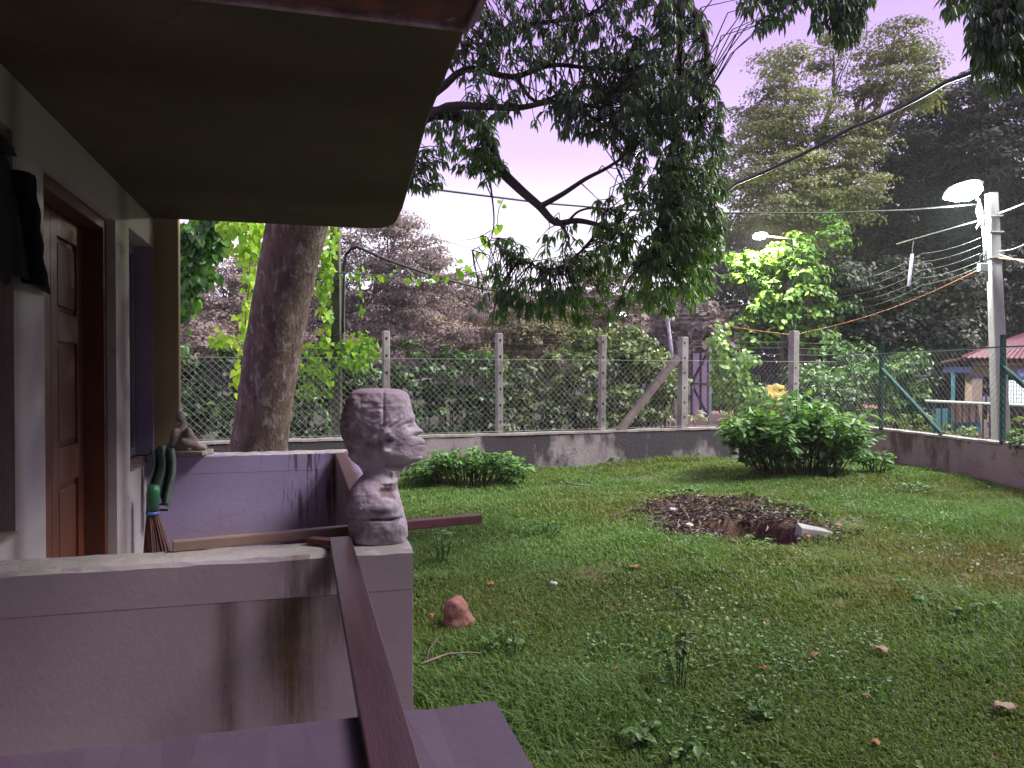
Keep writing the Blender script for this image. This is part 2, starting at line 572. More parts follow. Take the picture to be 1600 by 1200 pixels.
M_conc = mat('weathered_concrete', (0.46, 0.43, 0.40), (0.28, 0.25, 0.23), 3, 0.85, 0.6, 30, 0.008, spots=((0.13, 0.12, 0.10), 9, 0.62))
M_conc_dark = mat('stained_concrete', (0.30, 0.24, 0.21), (0.17, 0.13, 0.12), 3, 0.85, 0.6, 30, 0.008)
M_pole = mat('pole_concrete', (0.38, 0.36, 0.36), (0.26, 0.245, 0.245), 2, 0.8, 0.4, 30, 0.006, (3, 3, 0.7))
M_green = mat('green_enamel', (0.03, 0.115, 0.09), (0.02, 0.08, 0.06), 4, 0.75, 0.1, spec=0.15)
M_wire = mat('galvanised_wire', (0.36, 0.36, 0.35), (0.24, 0.24, 0.23), 3, 0.6, 0)
M_black = mat('black_cable', (0.018, 0.018, 0.022), (0.012, 0.012, 0.015), 3, 0.5, 0)
M_grey_wire = mat('grey_cable', (0.24, 0.24, 0.24), (0.18, 0.18, 0.18), 3, 0.7, 0)
M_orange = mat('orange_cable', (0.34, 0.10, 0.045), (0.26, 0.08, 0.035), 3, 0.5, 0)
M_hole = mat('socket_dark', (0.035, 0.03, 0.03), (0.02, 0.02, 0.02), 3, 0.9, 0)
M_bark = mat('mottled_bark', (0.17, 0.115, 0.09), (0.08, 0.05, 0.042), 9, 0.9, 1.0, 22, 0.04, (1, 1, 0.5), spots=((0.27, 0.22, 0.20), 11, 0.53))
M_bark2 = mat('dark_bark', (0.055, 0.042, 0.036), (0.03, 0.022, 0.02), 8, 0.9, 0.8, 30, 0.02)
M_bark3 = mat('pale_bark', (0.16, 0.125, 0.105), (0.09, 0.07, 0.06), 5, 0.9, 0.7, 20, 0.03)
M_twig = mat('twig', (0.16, 0.11, 0.09), (0.09, 0.06, 0.05), 9, 0.9, 0.4)
M_soil = mat('red_soil', (0.22, 0.09, 0.05), (0.12, 0.05, 0.03), 6, 0.95, 0.8, 30, 0.03)
M_road = mat('red_dirt_road', (0.36, 0.20, 0.14), (0.26, 0.17, 0.12), 1.5, 0.95, 0.5, 12, 0.03)

# boundary wall plaster: rain-blackened patches, moss near the top
def wall_mat(name, c1, c2, dark, moss, thr):
    m, t, bs = new_mat(name)
    co = coords(t)
    col = ramp(t, noise_tex(t, co, 2.2, 6, 0.62), [(0.3, c1), (0.7, c2)])
    f = ramp(t, noise_tex(t, coords(t, (1, 1, 0.45)), 0.95, 5, 0.6), [(thr, (0, 0, 0)), (thr + 0.07, (1, 1, 1))])
    col = mixc(t, math_(t, 'MULTIPLY', f, 0.9), col, dark)
    f2 = ramp(t, noise_tex(t, co, 5.5, 6, 0.7), [(0.6, (0, 0, 0)), (0.7, (1, 1, 1))])
    col = mixc(t, f2, col, moss)
    t.links.new(col, bs.inputs['Base Color'])
    bs.inputs['Roughness'].default_value = 0.9
    bump(t, noise_tex(t, co, 22, 7, 0.7), 0.7, 0.02, bs)
    return m
M_bwall = wall_mat('boundary_plaster', (0.30, 0.25, 0.26), (0.42, 0.36, 0.37), (0.035, 0.03, 0.037), (0.10, 0.085, 0.07), 0.45)
M_bwall2 = wall_mat('boundary_plaster_mossy', (0.42, 0.34, 0.27), (0.30, 0.23, 0.18), (0.12, 0.075, 0.05), (0.06, 0.075, 0.03), 0.52)
M_btop = mat('wall_coping', (0.50, 0.46, 0.42), (0.30, 0.27, 0.22), 5, 0.85, 0.5)

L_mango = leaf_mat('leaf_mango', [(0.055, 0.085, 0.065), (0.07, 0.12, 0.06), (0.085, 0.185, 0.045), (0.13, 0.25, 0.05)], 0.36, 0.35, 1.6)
L_mango_dark = leaf_mat('leaf_mango_dark', [(0.018, 0.032, 0.026), (0.026, 0.048, 0.030), (0.03, 0.07, 0.03)], 0.4, 0.15, 1.4)
L_vine = leaf_mat('leaf_vine', [(0.12, 0.30, 0.035), (0.24, 0.48, 0.05), (0.40, 0.62, 0.07), (0.52, 0.66, 0.10)], 0.42, 0.5, 1.35)
L_vine_dark = leaf_mat('leaf_vine_dark', [(0.025, 0.085, 0.02), (0.05, 0.15, 0.03), (0.16, 0.32, 0.10), (0.10, 0.25, 0.04)], 0.32, 0.35, 1.4)
L_ivy = leaf_mat('leaf_ivy', [(0.02, 0.045, 0.015), (0.045, 0.105, 0.025), (0.09, 0.20, 0.035), (0.19, 0.30, 0.05)], 0.42, 0.25, 1.4)
L_hedge = leaf_mat('leaf_hedge', [(0.055, 0.075, 0.03), (0.085, 0.13, 0.04), (0.13, 0.20, 0.05), (0.19, 0.25, 0.07)], 0.5, 0.28, 1.3)
L_rain = leaf_mat('leaf_rain_tree', [(0.10, 0.115, 0.055), (0.16, 0.18, 0.08), (0.22, 0.24, 0.105), (0.27, 0.305, 0.12)], 0.5, 0.3, 1.3)
L_dark = leaf_mat('leaf_dark', [(0.018, 0.026, 0.017), (0.03, 0.043, 0.026), (0.045, 0.065, 0.036), (0.07, 0.09, 0.042)], 0.55, 0.2, 1.3)
L_lit = leaf_mat('leaf_green_tree', [(0.045, 0.10, 0.025), (0.085, 0.18, 0.035), (0.13, 0.25, 0.045), (0.20, 0.30, 0.05)], 0.45, 0.3, 1.3)
L_mauve = leaf_mat('leaf_dry_mauve', [(0.15, 0.105, 0.11), (0.21, 0.155, 0.155), (0.27, 0.205, 0.195), (0.30, 0.25, 0.19)], 0.7, 0.25, 1.2)
L_olive = leaf_mat('leaf_dry_olive', [(0.08, 0.062, 0.045), (0.13, 0.105, 0.065), (0.17, 0.15, 0.08), (0.15, 0.17, 0.07)], 0.65, 0.25, 1.2)
L_bush = leaf_mat('leaf_bush', [(0.03, 0.09, 0.025), (0.06, 0.16, 0.035), (0.115, 0.255, 0.05), (0.19, 0.36, 0.08)], 0.52, 0.3, 1.4)
L_grass = leaf_mat('grass_blade', [(0.18, 0.13, 0.055), (0.17, 0.18, 0.048), (0.145, 0.205, 0.048), (0.12, 0.215, 0.05), (0.15, 0.27, 0.075)], 0.5, 0.36, 1.3, 0.25)
L_cover = leaf_mat('ground_cover', [(0.055, 0.13, 0.03), (0.075, 0.17, 0.035), (0.10, 0.21, 0.045), (0.14, 0.25, 0.08)], 0.42, 0.25, 1.3, 0.35)
L_litter = leaf_mat('debris', [(0.075, 0.052, 0.048), (0.14, 0.10, 0.09), (0.21, 0.155, 0.14), (0.30, 0.23, 0.20)], 0.8, 0.05, 1.0)

# ------------------------------------------------------------------ the ground
HU, HV, HR = 2.72, 8.55, 0.50           # the pit
def gh(u, v):
    u = np.asarray(u, float); v = np.asarray(v, float)
    h = 0.018 * np.sin(1.3 * u + 0.6 * v + 1) + 0.016 * np.sin(2.1 * v - 0.9 * u) + 0.008 * np.sin(5.1 * u + 1.7 * v) + 0.007 * np.sin(4.3 * v + 2.2 * u + 2)
    h = h + 0.09 * np.exp(-(((u - 6.2) / 2.2) ** 2 + ((v - 13.8) / 1.6) ** 2))
    e = ((u - 2.75) / 1.15) ** 2 + ((v - 9.85) / 0.75) ** 2
    h = h + 0.20 * np.exp(-e * 1.2) * (0.75 + 0.25 * np.sin(7 * u + 1) * np.sin(6 * v))
    ang = np.arctan2(v - HV, u - HU)
    d = np.hypot((u - HU) / 0.98, (v - HV) / 1.15) / (HR * (1 + 0.10 * np.sin(3 * ang) + 0.06 * np.sin(5 * ang + 1)))
    return h - 0.55 * np.clip((1.04 - d) / 0.16, 0, 1) ** 0.8 - 0.05 * np.exp(-((u - 2.72) / 0.9) ** 2 - ((v - 7.8) / 0.35) ** 2)

def debris_mask(u, v):
    e = ((u - 2.60) / 1.02) ** 2 + ((v - 9.1) / 1.22) ** 2
    return e + 0.16 * np.sin(4 * u + 2) + 0.14 * np.sin(5 * v) + 0.1 * np.sin(9 * u + 7 * v)

us = np.arange(-3.5, 9.4, 0.06)
vs_ = np.arange(0.6, 17.4, 0.06)
U_, V_ = np.meshgrid(us, vs_)
H_ = gh(U_, V_)
X_ = U_ * CY + V_ * SY
Y_ = -U_ * SY + V_ * CY
nu, nv = len(us), len(vs_)
idx = np.arange(nu * nv).reshape(nv, nu)
quads = np.stack([idx[:-1, :-1], idx[:-1, 1:], idx[1:, 1:], idx[1:, :-1]], -1).reshape(-1, 4)
T_ = np.concatenate([quads[:, [0, 1, 2]], quads[:, [0, 2, 3]]])
dm = debris_mask(U_, V_)
dv = np.clip((1.12 - dm) / 0.25, 0, 1)
me = big_mesh('lawn', np.stack([X_, Y_, H_], -1).reshape(-1, 3), T_, dv.ravel())
m, t, bs = new_mat('lawn_soil')
co = coords(t)
col = ramp(t, noise_tex(t, co, 2.3, 7, 0.65), [(0.3, (0.06, 0.085, 0.02)), (0.52, (0.09, 0.11, 0.028)), (0.64, (0.14, 0.085, 0.045)), (0.75, (0.16, 0.075, 0.05))])
a = N(t, 'ShaderNodeAttribute', attribute_name='tint')
dcol = ramp(t, noise_tex(t, co, 14, 6, 0.7), [(0.3, (0.05, 0.026, 0.02)), (0.6, (0.13, 0.06, 0.04)), (0.75, (0.20, 0.12, 0.10))])
col = mixc(t, a.outputs['Fac'], col, dcol)
t.links.new(col, bs.inputs['Base Color'])
bs.inputs['Roughness'].default_value = 0.85
bump(t, noise_tex(t, co, 24, 7, 0.7), 1.0, 0.03, bs)
lawn = link('lawn', me, None, m, True)
tag(lawn, kind='structure')

M_out = mat('roadside_earth', (0.045, 0.05, 0.022), (0.03, 0.04, 0.016), 0.7, 0.95, 0.6, 8, 0.05)
g_ = MB()
gq = [W(-400, -300, -0.09), W(500, -300, -0.09), W(500, 600, -0.09), W(-400, 600, -0.09), W(-3, 1, -0.09), W(9, 1, -0.09), W(9, 17, -0.09), W(-3, 17, -0.09)]
g_.add(gq, [(0, 1, 5, 4), (1, 2, 6, 5), (2, 3, 7, 6), (3, 0, 4, 7)])
tag(g_.build('ground', M_out), kind='structure')
r_ = MB()
rp = [(5.2, 19), (7.5, 25), (9.0, 29), (12, 34), (20, 40), (34, 42), (34, 46), (20, 45), (10, 39), (6.6, 31), (4.6, 25), (2.5, 19.5)]
r_.add([W(u, v, -0.03) for u, v in rp], [tuple(range(len(rp)))])
tag(r_.build('dirt_road', M_road), kind='structure')
y_ = MB()
yp = [(9.0, 15), (13, 15), (40, 20), (40, 27), (12, 25.5), (9.5, 20)]
y_.add([W(u, v, -0.05) for u, v in yp], [tuple(range(len(yp)))])
tag(y_.build('roadside_verge', mat('verge_grass', (0.06, 0.10, 0.03), (0.10, 0.10, 0.05), 2, 0.95, 0.6, 15, 0.04)), kind='structure')

# ------------------------------------------------------------------ damp evening air
hz = MB()
hz.hexa([W(-420, -320, -1.6), W(520, -320, -1.6), W(520, 620, -1.6), W(-420, 620, -1.6), W(-420, -320, 24), W(520, -320, 24), W(520, 620, 24), W(-420, 620, 24)])
hm = bpy.data.materials.new('haze')
hm.use_nodes = True
ht = hm.node_tree
ht.nodes.clear()
hv = ht.nodes.new('ShaderNodeVolumePrincipled')
hv.inputs['Color'].default_value = (0.95, 0.93, 0.98, 1)
hv.inputs['Density'].default_value = 0.0007
hout = ht.nodes.new('ShaderNodeOutputMaterial')
ht.links.new(hv.outputs[0], hout.inputs['Volume'])
tag(hz.build('haze', hm), kind='stuff')

# ------------------------------------------------------------------ the house
FX = -1.13
house = thing('house', 'cream veranda house wall with brown panelled door under a dark overhanging roof', 'house', (-1.2, 2.0, 0))
fm = MB()
for y0, y1, z0, z1 in ((-4, 2.6, 0, 2.945), (2.6, 3.49, 0, 1.11), (2.6, 3.49, 2.725, 2.945), (3.49, 3.86, 0, 2.945), (3.86, 5.20, 0, 0.43),
                       (3.86, 5.20, 2.70, 2.945), (5.20, 5.57, 0, 2.945), (5.57, 6.43, 0, 1.11), (5.57, 6.43, 2.725, 2.945)):
    fm.box(FX - 0.26, FX, y0, y1, z0, z1)
fm.build('facade_wall', M_facade, house)
sb = MB()
for k in range(2):          # side and back of the room behind the front wall
    pass
sb.box(-4.6, FX - 0.26, 6.2, 6.43, 0, 2.945)
sb.box(-4.6, -4.35, -4, 6.2, 0, 2.945)
sb.box(-4.35, FX - 0.26, -4, -3.8, 0, 2.945)
sb.build('rear_wall', M_facade, house)
cm = MB()
cm.box(-1.45, -0.955, 6.44, 6.53, 0, 3.10)
cm.build('column', M_column, house, bevel=0.008)

def extrude_poly(mb, pts, z0, z1):
    n = len(pts)
    mb.add([(x, y, z0) for x, y in pts] + [(x, y, z1) for x, y in pts],
           [tuple(range(n - 1, -1, -1)), tuple(range(n, 2 * n))] + [(i, (i + 1) % n, n + (i + 1) % n, n + i) for i in range(n)])
rm = MB()
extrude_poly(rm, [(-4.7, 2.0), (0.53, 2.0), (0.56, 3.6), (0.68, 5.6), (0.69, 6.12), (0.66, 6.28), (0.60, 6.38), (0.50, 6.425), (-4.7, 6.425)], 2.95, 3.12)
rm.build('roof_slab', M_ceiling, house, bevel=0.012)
cn = MB()
cn.box(-4.7, 0.45, -4.2, 2.19, 2.755, 2.944)
cn.build('low_canopy', M_canopy, house, bevel=0.02)
dl = MB()
dl.box(-1.1, 0.462, 2.192, 2.215, 2.748, 2.94)
dl.box(0.452, 0.47, -4.2, 2.19, 2.748, 2.94)
dl.build('canopy_edge', M_driplip, house, bevel=0.004)

# door: two leaves with raised rails round sunk panels, set back in its opening
fr = MB()
fr.box(FX - 0.24, FX - 0.05, 5.13, 5.198, 0.43, 2.698)
fr.box(FX - 0.24, FX - 0.05, 3.862, 3.93, 0.43, 2.698)
fr.box(FX - 0.24, FX - 0.05, 3.93, 5.13, 2.63, 2.698)
fr.build('door_frame', M_jamb, house, bevel=0.004)
def door_leaf(y0, y1):
    d = MB()
    x0, x1 = FX - 0.205, FX - 0.165
    d.box(x0, x1 - 0.02, y0, y1, 0.45, 2.625)
    dl_ = d.build('door', M_door, house)
    r = MB()
    w = 0.11
    for a, b, z0, z1 in ((y0, y0 + w, 0.45, 2.625), (y1 - w, y1, 0.45, 2.625), (y0 + w, y1 - w, 0.45, 0.60), (y0 + w, y1 - w, 1.15, 1.35), (y0 + w, y1 - w, 1.93, 2.09), (y0 + w, y1 - w, 2.5, 2.625)):
        r.box(x1 - 0.018, x1, a, b, z0, z1)
    r.build('rail', M_door, dl_, bevel=0.004)
    for z0, z1 in ((0.635, 1.115), (1.385, 1.895), (2.125, 2.465)):
        p = MB()
        p.box(x1 - 0.018, x1 - 0.006, y0 + w + 0.035, y1 - w - 0.035, z0, z1)
        p.build('panel', M_door, dl_, bevel=0.005)
    return dl_
d1 = door_leaf(3.932, 4.528)
d2 = door_leaf(4.532, 5.128)
def window(y0, y1):
    w = MB()
    w.box(FX - 0.18, FX - 0.155, y0 + 0.002, y1 - 0.002, 1.135, 2.723)
    wn_ = w.build('window', M_shutter, house)
    f = MB()
    for a, b, z0, z1 in ((y0 + 0.002, y0 + 0.06, 1.135, 2.723), (y1 - 0.06, y1 - 0.002, 1.135, 2.723), (y0 + 0.06, y1 - 0.06, 2.66, 2.723), (y0 + 0.06, y1 - 0.06, 1.135, 1.2), ((y0 + y1) / 2 - 0.03, (y0 + y1) / 2 + 0.03, 1.2, 2.66)):
        f.box(FX - 0.154, FX - 0.13, a, b, z0, z1)
    f.build('frame', M_shutter, wn_, bevel=0.004)
    s = MB()
    s.hexa([(FX - 0.25, y0 + .002, 1.111), (FX + 0.012, y0 + .002, 1.111), (FX + 0.012, y1 - .002, 1.111), (FX - 0.25, y1 - .002, 1.111),
            (FX - 0.25, y0 + .002, 1.134), (FX + 0.012, y0 + .002, 1.121), (FX + 0.012, y1 - .002, 1.121), (FX - 0.25, y1 - .002, 1.134)])
    s.build('sill', M_sill, wn_)
rv = MB()
rv.box(FX - 0.128, FX - 0.003, 6.395, 6.427, 1.137, 2.722)
rv.build('reveal_board', M_shutter, house, bevel=0.003)
window(2.6, 3.49)
window(5.57, 6.43)

vf = MB()
vf.box(FX + 0.002, 0.345, -3.9, 6.5, 0.0, 0.45)
tag(vf.build('veranda_floor', M_floor), kind='structure')

def divider(name, label, x0, x1, y0, y1, body, cap, top, loc, capw=0.0006):
    t = thing(name, label, 'wall', loc)
    b = MB()
    b.box(x0, x1, y0, y1, 0.0, 1.0128)
    b.build('wall_body', body, t, bevel=0.002)
    c_ = MB()
    # slightly worn, uneven capping course
    nx = 26
    vs, fs = [], []
    for i in range(nx + 1):
        x = x0 - 0.002 + (x1 + capw - x0 + 0.002) * i / nx
        j = [random.gauss(0, 0.0016) for _ in range(4)]
        vs += [(x, y0 - capw, 1.0135), (x, y1 + capw, 1.013), (x, y1 + capw, 1.138 + j[1]), (x, y1 + capw - 0.014, 1.15 + j[2]),
               (x, y0 - capw + 0.012 + j[1], 1.15 + j[3]), (x, y0 - capw, 1.138 + j[0])]
    for i in range(nx):
        for k in range(6):
            a, b2 = i * 6 + k, i * 6 + (k + 1) % 6
            fs.append((a, a + 6, b2 + 6, b2))
    fs += [(0, 1, 2, 3, 4, 5), tuple(nx * 6 + k for k in (5, 4, 3, 2, 1, 0))]
    c_.add(vs, fs)
    o = c_.build('coping', cap, t)
    o.data.materials.append(top)
    for p in o.data.polygons:
        if p.center.z > 1.144: p.material_index = 1
    return t
divider('divider_wall', 'pinkish plastered half wall with brown stains carrying the large clay head', FX + 0.002, 0.352, 2.63, 2.83, M_wall_near, M_cap, M_cap_wet, (-0.4, 2.77, 0))
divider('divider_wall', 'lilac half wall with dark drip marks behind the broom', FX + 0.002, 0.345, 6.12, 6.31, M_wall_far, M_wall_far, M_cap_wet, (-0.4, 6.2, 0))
M_ledge = plaster('plaster_ledge_top', (0.145, 0.09, 0.145), (0.09, 0.06, 0.10), wet_top=(0.5, 0.7), axis='X')
divider('divider_wall', 'mauve wall top in the foreground under the reddish plank', FX + 0.002, 0.332, 0.93, 1.376, M_wall_near, M_cap, M_ledge, (-0.4, 1.15, 0))
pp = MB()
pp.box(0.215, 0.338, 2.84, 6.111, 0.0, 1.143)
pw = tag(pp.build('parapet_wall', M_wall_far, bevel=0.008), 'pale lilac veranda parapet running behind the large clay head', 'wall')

# ------------------------------------------------------------------ boundary wall and fence
def run(u): return W(u, 14.24 + 0.38 * u, 0)
UC = 7.15
corner = run(UC)
left_end = run(-8.5)
right_end = W(8.85, 4.7, 0)
def wall_run(a, b, thick, m, top_m, name, label, h=0.62, seg=60):
    a, b = Vector(a), Vector(b)
    d = (b - a).normalized()
    s = Vector((d.y, -d.x, 0))
    mb = MB()
    vs, fs = [], []
    for i in range(seg + 1):
        p = a.lerp(b, i / seg)
        hh = h + 0.012 * math.sin(i * 1.7) + random.uniform(-0.006, 0.006)
        w1, w2 = random.uniform(-0.006, 0.006), random.uniform(-0.006, 0.006)
        vs += [p + s * (thick / 2 + w1) + Vector((0, 0, -0.2)), p + s * (thick / 2 + w2) + Vector((0, 0, hh)), p - s * thick / 2 + Vector((0, 0, hh)), p - s * thick / 2 + Vector((0, 0, -0.2))]
    for i in range(seg):
        for k in range(3):
            fs.append((i * 4 + k, i * 4 + k + 1, i * 4 + k + 5, i * 4 + k + 4))
    fs += [(3, 2, 1, 0), tuple(seg * 4 + k for k in range(4))]
    mb.add(vs, fs)
    c = (a + b) / 2
    t = thing(name, label, 'wall', (c.x, c.y, 0))
    mb.build('wall_body', m, t)
    cp = MB()
    for i in range(seg):
        p, q = a.lerp(b, i / seg), a.lerp(b, (i + 1) / seg - 0.0002)
        j = random.uniform(-0.004, 0.006)
        cp.beam(p + Vector((0, 0, h + 0.03 + j)), q + Vector((0, 0, h + 0.03 + j)), thick + 0.02, 0.04)
    cp.build('coping', top_m, t)
    return t
wall_run(left_end, corner, 0.20, M_bwall, M_btop, 'boundary_wall', 'low blackened boundary wall under the concrete fence posts')
wall_run(corner + Vector((0.12, -0.22, 0)), right_end, 0.20, M_bwall2, M_btop, 'boundary_wall', 'low brown mossy boundary wall under the green fence posts on the right', 0.62)

WT = 0.67
fence = thing('chain_link_fence', 'chain link fence on concrete posts above the blackened low wall', 'fence', run(1.0) + Vector((0, 0, WT)))
def in_run(px):
    k = (px - 800) / 1200
    v = 14.24 / (1 - 0.38 * k)
    return k * v
bolt_me = None
def concrete_post(p, h, d, parent, w=0.13):
    mb = MB()
    s = Vector((d.y, -d.x, 0))
    mb.beam(p + Vector((0, 0, WT - 0.05)), p + Vector((random.uniform(-.02, .02), 0, WT + h)), w, w * 0.9, up=d)
    po = mb.build('post', M_conc, parent, bevel=0.012)
    for i in range(6):
        z = WT + 0.22 + i * (h - 0.35) / 5
        b = MB()
        q = p + s * (w * 0.45 + 0.004)
        b.beam(q + Vector((0, 0, z)) - s * 0.01, q + Vector((0, 0, z)) + s * 0.006, 0.035, 0.045, up=(0, 0, 1))
        b.build('socket', M_hole, po)
    return po
posts_u = [-8.3, -6.2, -4.15] + [in_run(x) for x in (603, 780, 940, 1066)] + [in_run(1239)]
dirL = (corner - left_end).normalized()
sideL = Vector((dirL.y, -dirL.x, 0))
for k, u in enumerate(posts_u):
    concrete_post(run(u), 2.02 if k == 7 else 1.84, dirL, fence, 0.17 if k >= 6 else 0.13)
br = MB()
p0 = run(in_run(1058)) + sideL * 0.02
br.beam(p0 + Vector((0, 0, WT + 1.42)) , run(in_run(966)) + sideL * 0.03 + Vector((0, 0, WT - 0.02)), 0.13, 0.13)
br.build('brace', M_conc_dark, fence, bevel=0.01)

def chain(a, b, z0, z1, parent, step=0.115, r=0.0024, top=True, mwire=None):
    """a bay of woven wire: two sets of slanting wires with a slight weave, joined into one part"""
    a, b = Vector(a), Vector(b)
    Lg = (b - a).length
    d = (b - a).normalized()
    nrm = Vector((d.y, -d.x, 0))
    h = z1 - z0
    mb = MB()
    for sgn, off in ((1, 0.003), (-1, -0.003)):
        s0 = -h if sgn > 0 else 0
        s = s0
        while s < (Lg if sgn > 0 else Lg + h):
            x0, x1 = s, s + sgn * h
            q0, q1 = 0.0, h
            lo, hi = min(x0, x1), max(x0, x1)
            # clip to the bay
            def at(x): return (x - x0) / (x1 - x0) * h
            xa, xb = max(lo, 0), min(hi, Lg)
            if xb - xa > 0.01:
                ja = random.uniform(-0.012, 0.012)
                pa = a + d * (xa) + Vector((0, 0, z0 + at(xa))) + nrm * off
                pb = a + d * (xb) + Vector((0, 0, z0 + at(xb))) + nrm * off
                pm = pa.lerp(pb, 0.5) + nrm * ja + d * random.uniform(-0.008, 0.008)
                mb.tube([pa, pm, pb], r, 3, False)
            s += step
    o = mb.build('mesh_panel', mwire or M_wire, parent)
    o['kind'] = 'stuff'
    for z in ([z0 + 0.02, z1] if top else [z0 + 0.02]):
        rb = MB()
        rb.tube([a + Vector((0, 0, z)), b + Vector((0, 0, z))], r * 1.5, 4, False)
        rb.build('line_wire', mwire or M_wire, parent)
bays = posts_u + [UC - 0.05]
for u0, u1 in zip(bays[:-1], bays[1:]):
    chain(run(u0) + sideL * 0.085, run(u1) + sideL * 0.085, WT + 0.02, WT + 1.36, fence)
    for z in (1.52, 1.66, 1.78):
        s = MB()
        s.tube(catenary(run(u0) + Vector((0, 0, WT + z)), run(u1) + Vector((0, 0, WT + z)), 0.02, 5), 0.004, 4, False)
        s.build('wire_strand', M_black, fence)

dirR = (right_end - corner).normalized()
sideR = Vector((dirR.y, -dirR.x, 0))
fence2 = thing('chain_link_fence', 'chain link fence on dark green steel posts in front of the kiosk', 'fence', corner.lerp(right_end, 0.4) + Vector((0, 0, WT)))
def onright(px):
    k = (px - 800) / 1200
    cu, cv = UC, 14.24 + 0.38 * UC
    eu, ev = 8.85, 4.7
    t_ = (cu - k * cv) / (k * (ev - cv) - (eu - cu))
    return corner.lerp(right_end, t_)
gp = [onright(1377), onright(1567)]
gap = (gp[1] - gp[0])
gp.append(gp[1] + gap)
for p in gp:
    b = MB()
    b.beam(p + Vector((0, 0, WT - 0.03)), p + Vector((0, 0, WT + 1.72)), 0.065, 0.065, up=dirR)
    b.build('post', M_green, fence2, bevel=0.006)
    b = MB()
    b.beam(p + Vector((0, 0, WT + 1.2)), p + dirR * 1.75 + Vector((0, 0, WT + 0.03)), 0.065, 0.065)
    b.build('brace', M_green, fence2, bevel=0.006)
rb = [corner + dirR * 0.15] + gp + [right_end]
for a_, b_ in zip(rb[:-1], rb[1:]):
    chain(a_ + sideR * 0.05, b_ + sideR * 0.05, WT + 0.02, WT + 1.5, fence2)
tl = MB()
tl.tube([rb[0] + Vector((0, 0, WT + 1.52)), rb[-1] + Vector((0, 0, WT + 1.52))], 0.012, 6)
tl.build('top_rail', M_green, fence2)

# ------------------------------------------------------------------ the foreground tree
def V3(a): return np.array([list(p) for p in a])

mango = thing('large_tree', 'big leaning tree with mottled brown trunk whose long leafy boughs hang over the lawn', 'tree', G(400, 805, 9.6) * 1.0)
mango.location.z = 0
TB = MB()
tp = [G(392, 812, 9.6), G(398, 760, 9.6), G(404, 700, 9.58), G(412, 640, 9.55), G(424, 560, 9.5), G(438, 480, 9.4), G(452, 410, 9.3), G(468, 340, 9.2), G(490, 250, 9.1), G(520, 160, 9.0), G(556, 60, 8.9)]
tr_ = [0.50, 0.40, 0.345, 0.33, 0.335, 0.335, 0.345, 0.36, 0.33, 0.29, 0.25]
# smooth ring-by-ring trunk with flutes and knots
def rich_trunk(pts, rads, name, m, parent, rings=60, sides=28, flute=0.06):
    P = [Vector(p) for p in pts]
    n = len(P) - 1
    vs = []
    for i in range(rings + 1):
        s = i / rings * n
        k = min(int(s), n - 1)
        f = s - k
        c = P[k].lerp(P[k + 1], f)
        r = rads[k] * (1 - f) + rads[k + 1] * f
        for j in range(sides):
            a_ = 2 * math.pi * j / sides
            q = Vector((math.cos(a_) * 1.2, math.sin(a_) * 1.2, c.z * 0.8))
            rr = r * (1 + flute * noise.fractal(q * 1.3 + Vector((3, 1, 0)), 1.0, 2.0, 4) + 0.02 * noise.noise(q * 6))
            if c.z < 0.7: rr *= 1 + 0.28 * (0.7 - c.z) * (0.5 + 0.5 * math.sin(a_ * 5 + 1))
            vs.append(c + Vector((math.cos(a_) * rr, math.sin(a_) * rr, 0)))
    fs = [(i * sides + j, i * sides + (j + 1) % sides, (i + 1) * sides + (j + 1) % sides, (i + 1) * sides + j) for i in range(rings) for j in range(sides)]
    mb = MB()
    mb.add(vs, fs)
    return mb.build(name, m, parent, True)
rich_trunk(tp, tr_, 'trunk', M_bark, mango)
branch_pts = []
def bough(pxs, v0, v1, r0, r1, name='bough', m=M_bark2, sides=8):
    n = len(pxs)
    pts = [G(x, y, v0 + (v1 - v0) * i / (n - 1)) for i, (x, y) in enumerate(pxs)]
    out = []
    for i in range(n - 1):          # smooth
        p0_, p1_, p2_, p3_ = pts[max(i - 1, 0)], pts[i], pts[i + 1], pts[min(i + 2, n - 1)]
        for k in range(4):
            s = k / 4
            out.append(0.5 * ((2 * p1_) + (p2_ - p0_) * s + (2 * p0_ - 5 * p1_ + 4 * p2_ - p3_) * s * s + (3 * p1_ - p0_ - 3 * p2_ + p3_) * s ** 3))
    out.append(pts[-1])
    k = len(out) - 1
    mb = MB()
    mb.tube(out, [r0 + (r1 - r0) * (i / k) ** 0.8 for i in range(k + 1)], sides)
    mb.build(name, m, mango, True)
    branch_pts.extend(out[2:])
bough([(520, 150), (600, 185), (690, 178), (735, 190), (762, 215), (780, 262), (812, 296), (842, 322), (868, 348), (900, 345), (935, 352), (985, 372)], 8.9, 8.3, 0.10, 0.02)
bough([(846, 322), (880, 303), (915, 280), (950, 262), (990, 235)], 8.45, 8.2, 0.035, 0.015)
bough([(868, 342), (880, 356), (888, 372)], 8.4, 8.3, 0.03, 0.012)
bough([(540, 110), (640, 190), (700, 168), (760, 168), (810, 170), (870, 160), (940, 170)], 8.9, 7.9, 0.07, 0.02)
bough([(560, 60), (660, 150), (728, 110), (800, 122), (860, 104), (920, 108), (990, 110)], 8.9, 8.2, 0.06, 0.015)
bough([(752, 112), (775, 62), (840, 40), (920, 26), (960, -10)], 8.5, 8.1, 0.035, 0.015)
bough([(806, 122), (836, 160), (880, 150), (912, 178), (935, 190)], 8.4, 8.0, 0.025, 0.008)
bough([(556, 60), (700, -20), (860, -60), (1020, -40), (1100, 60), (1090, 190)], 8.9, 8.0, 0.12, 0.02)
bough([(1020, -40), (1180, -80), (1300, -60), (1460, -90), (1580, -30)], 8.2, 6.6, 0.07, 0.015)
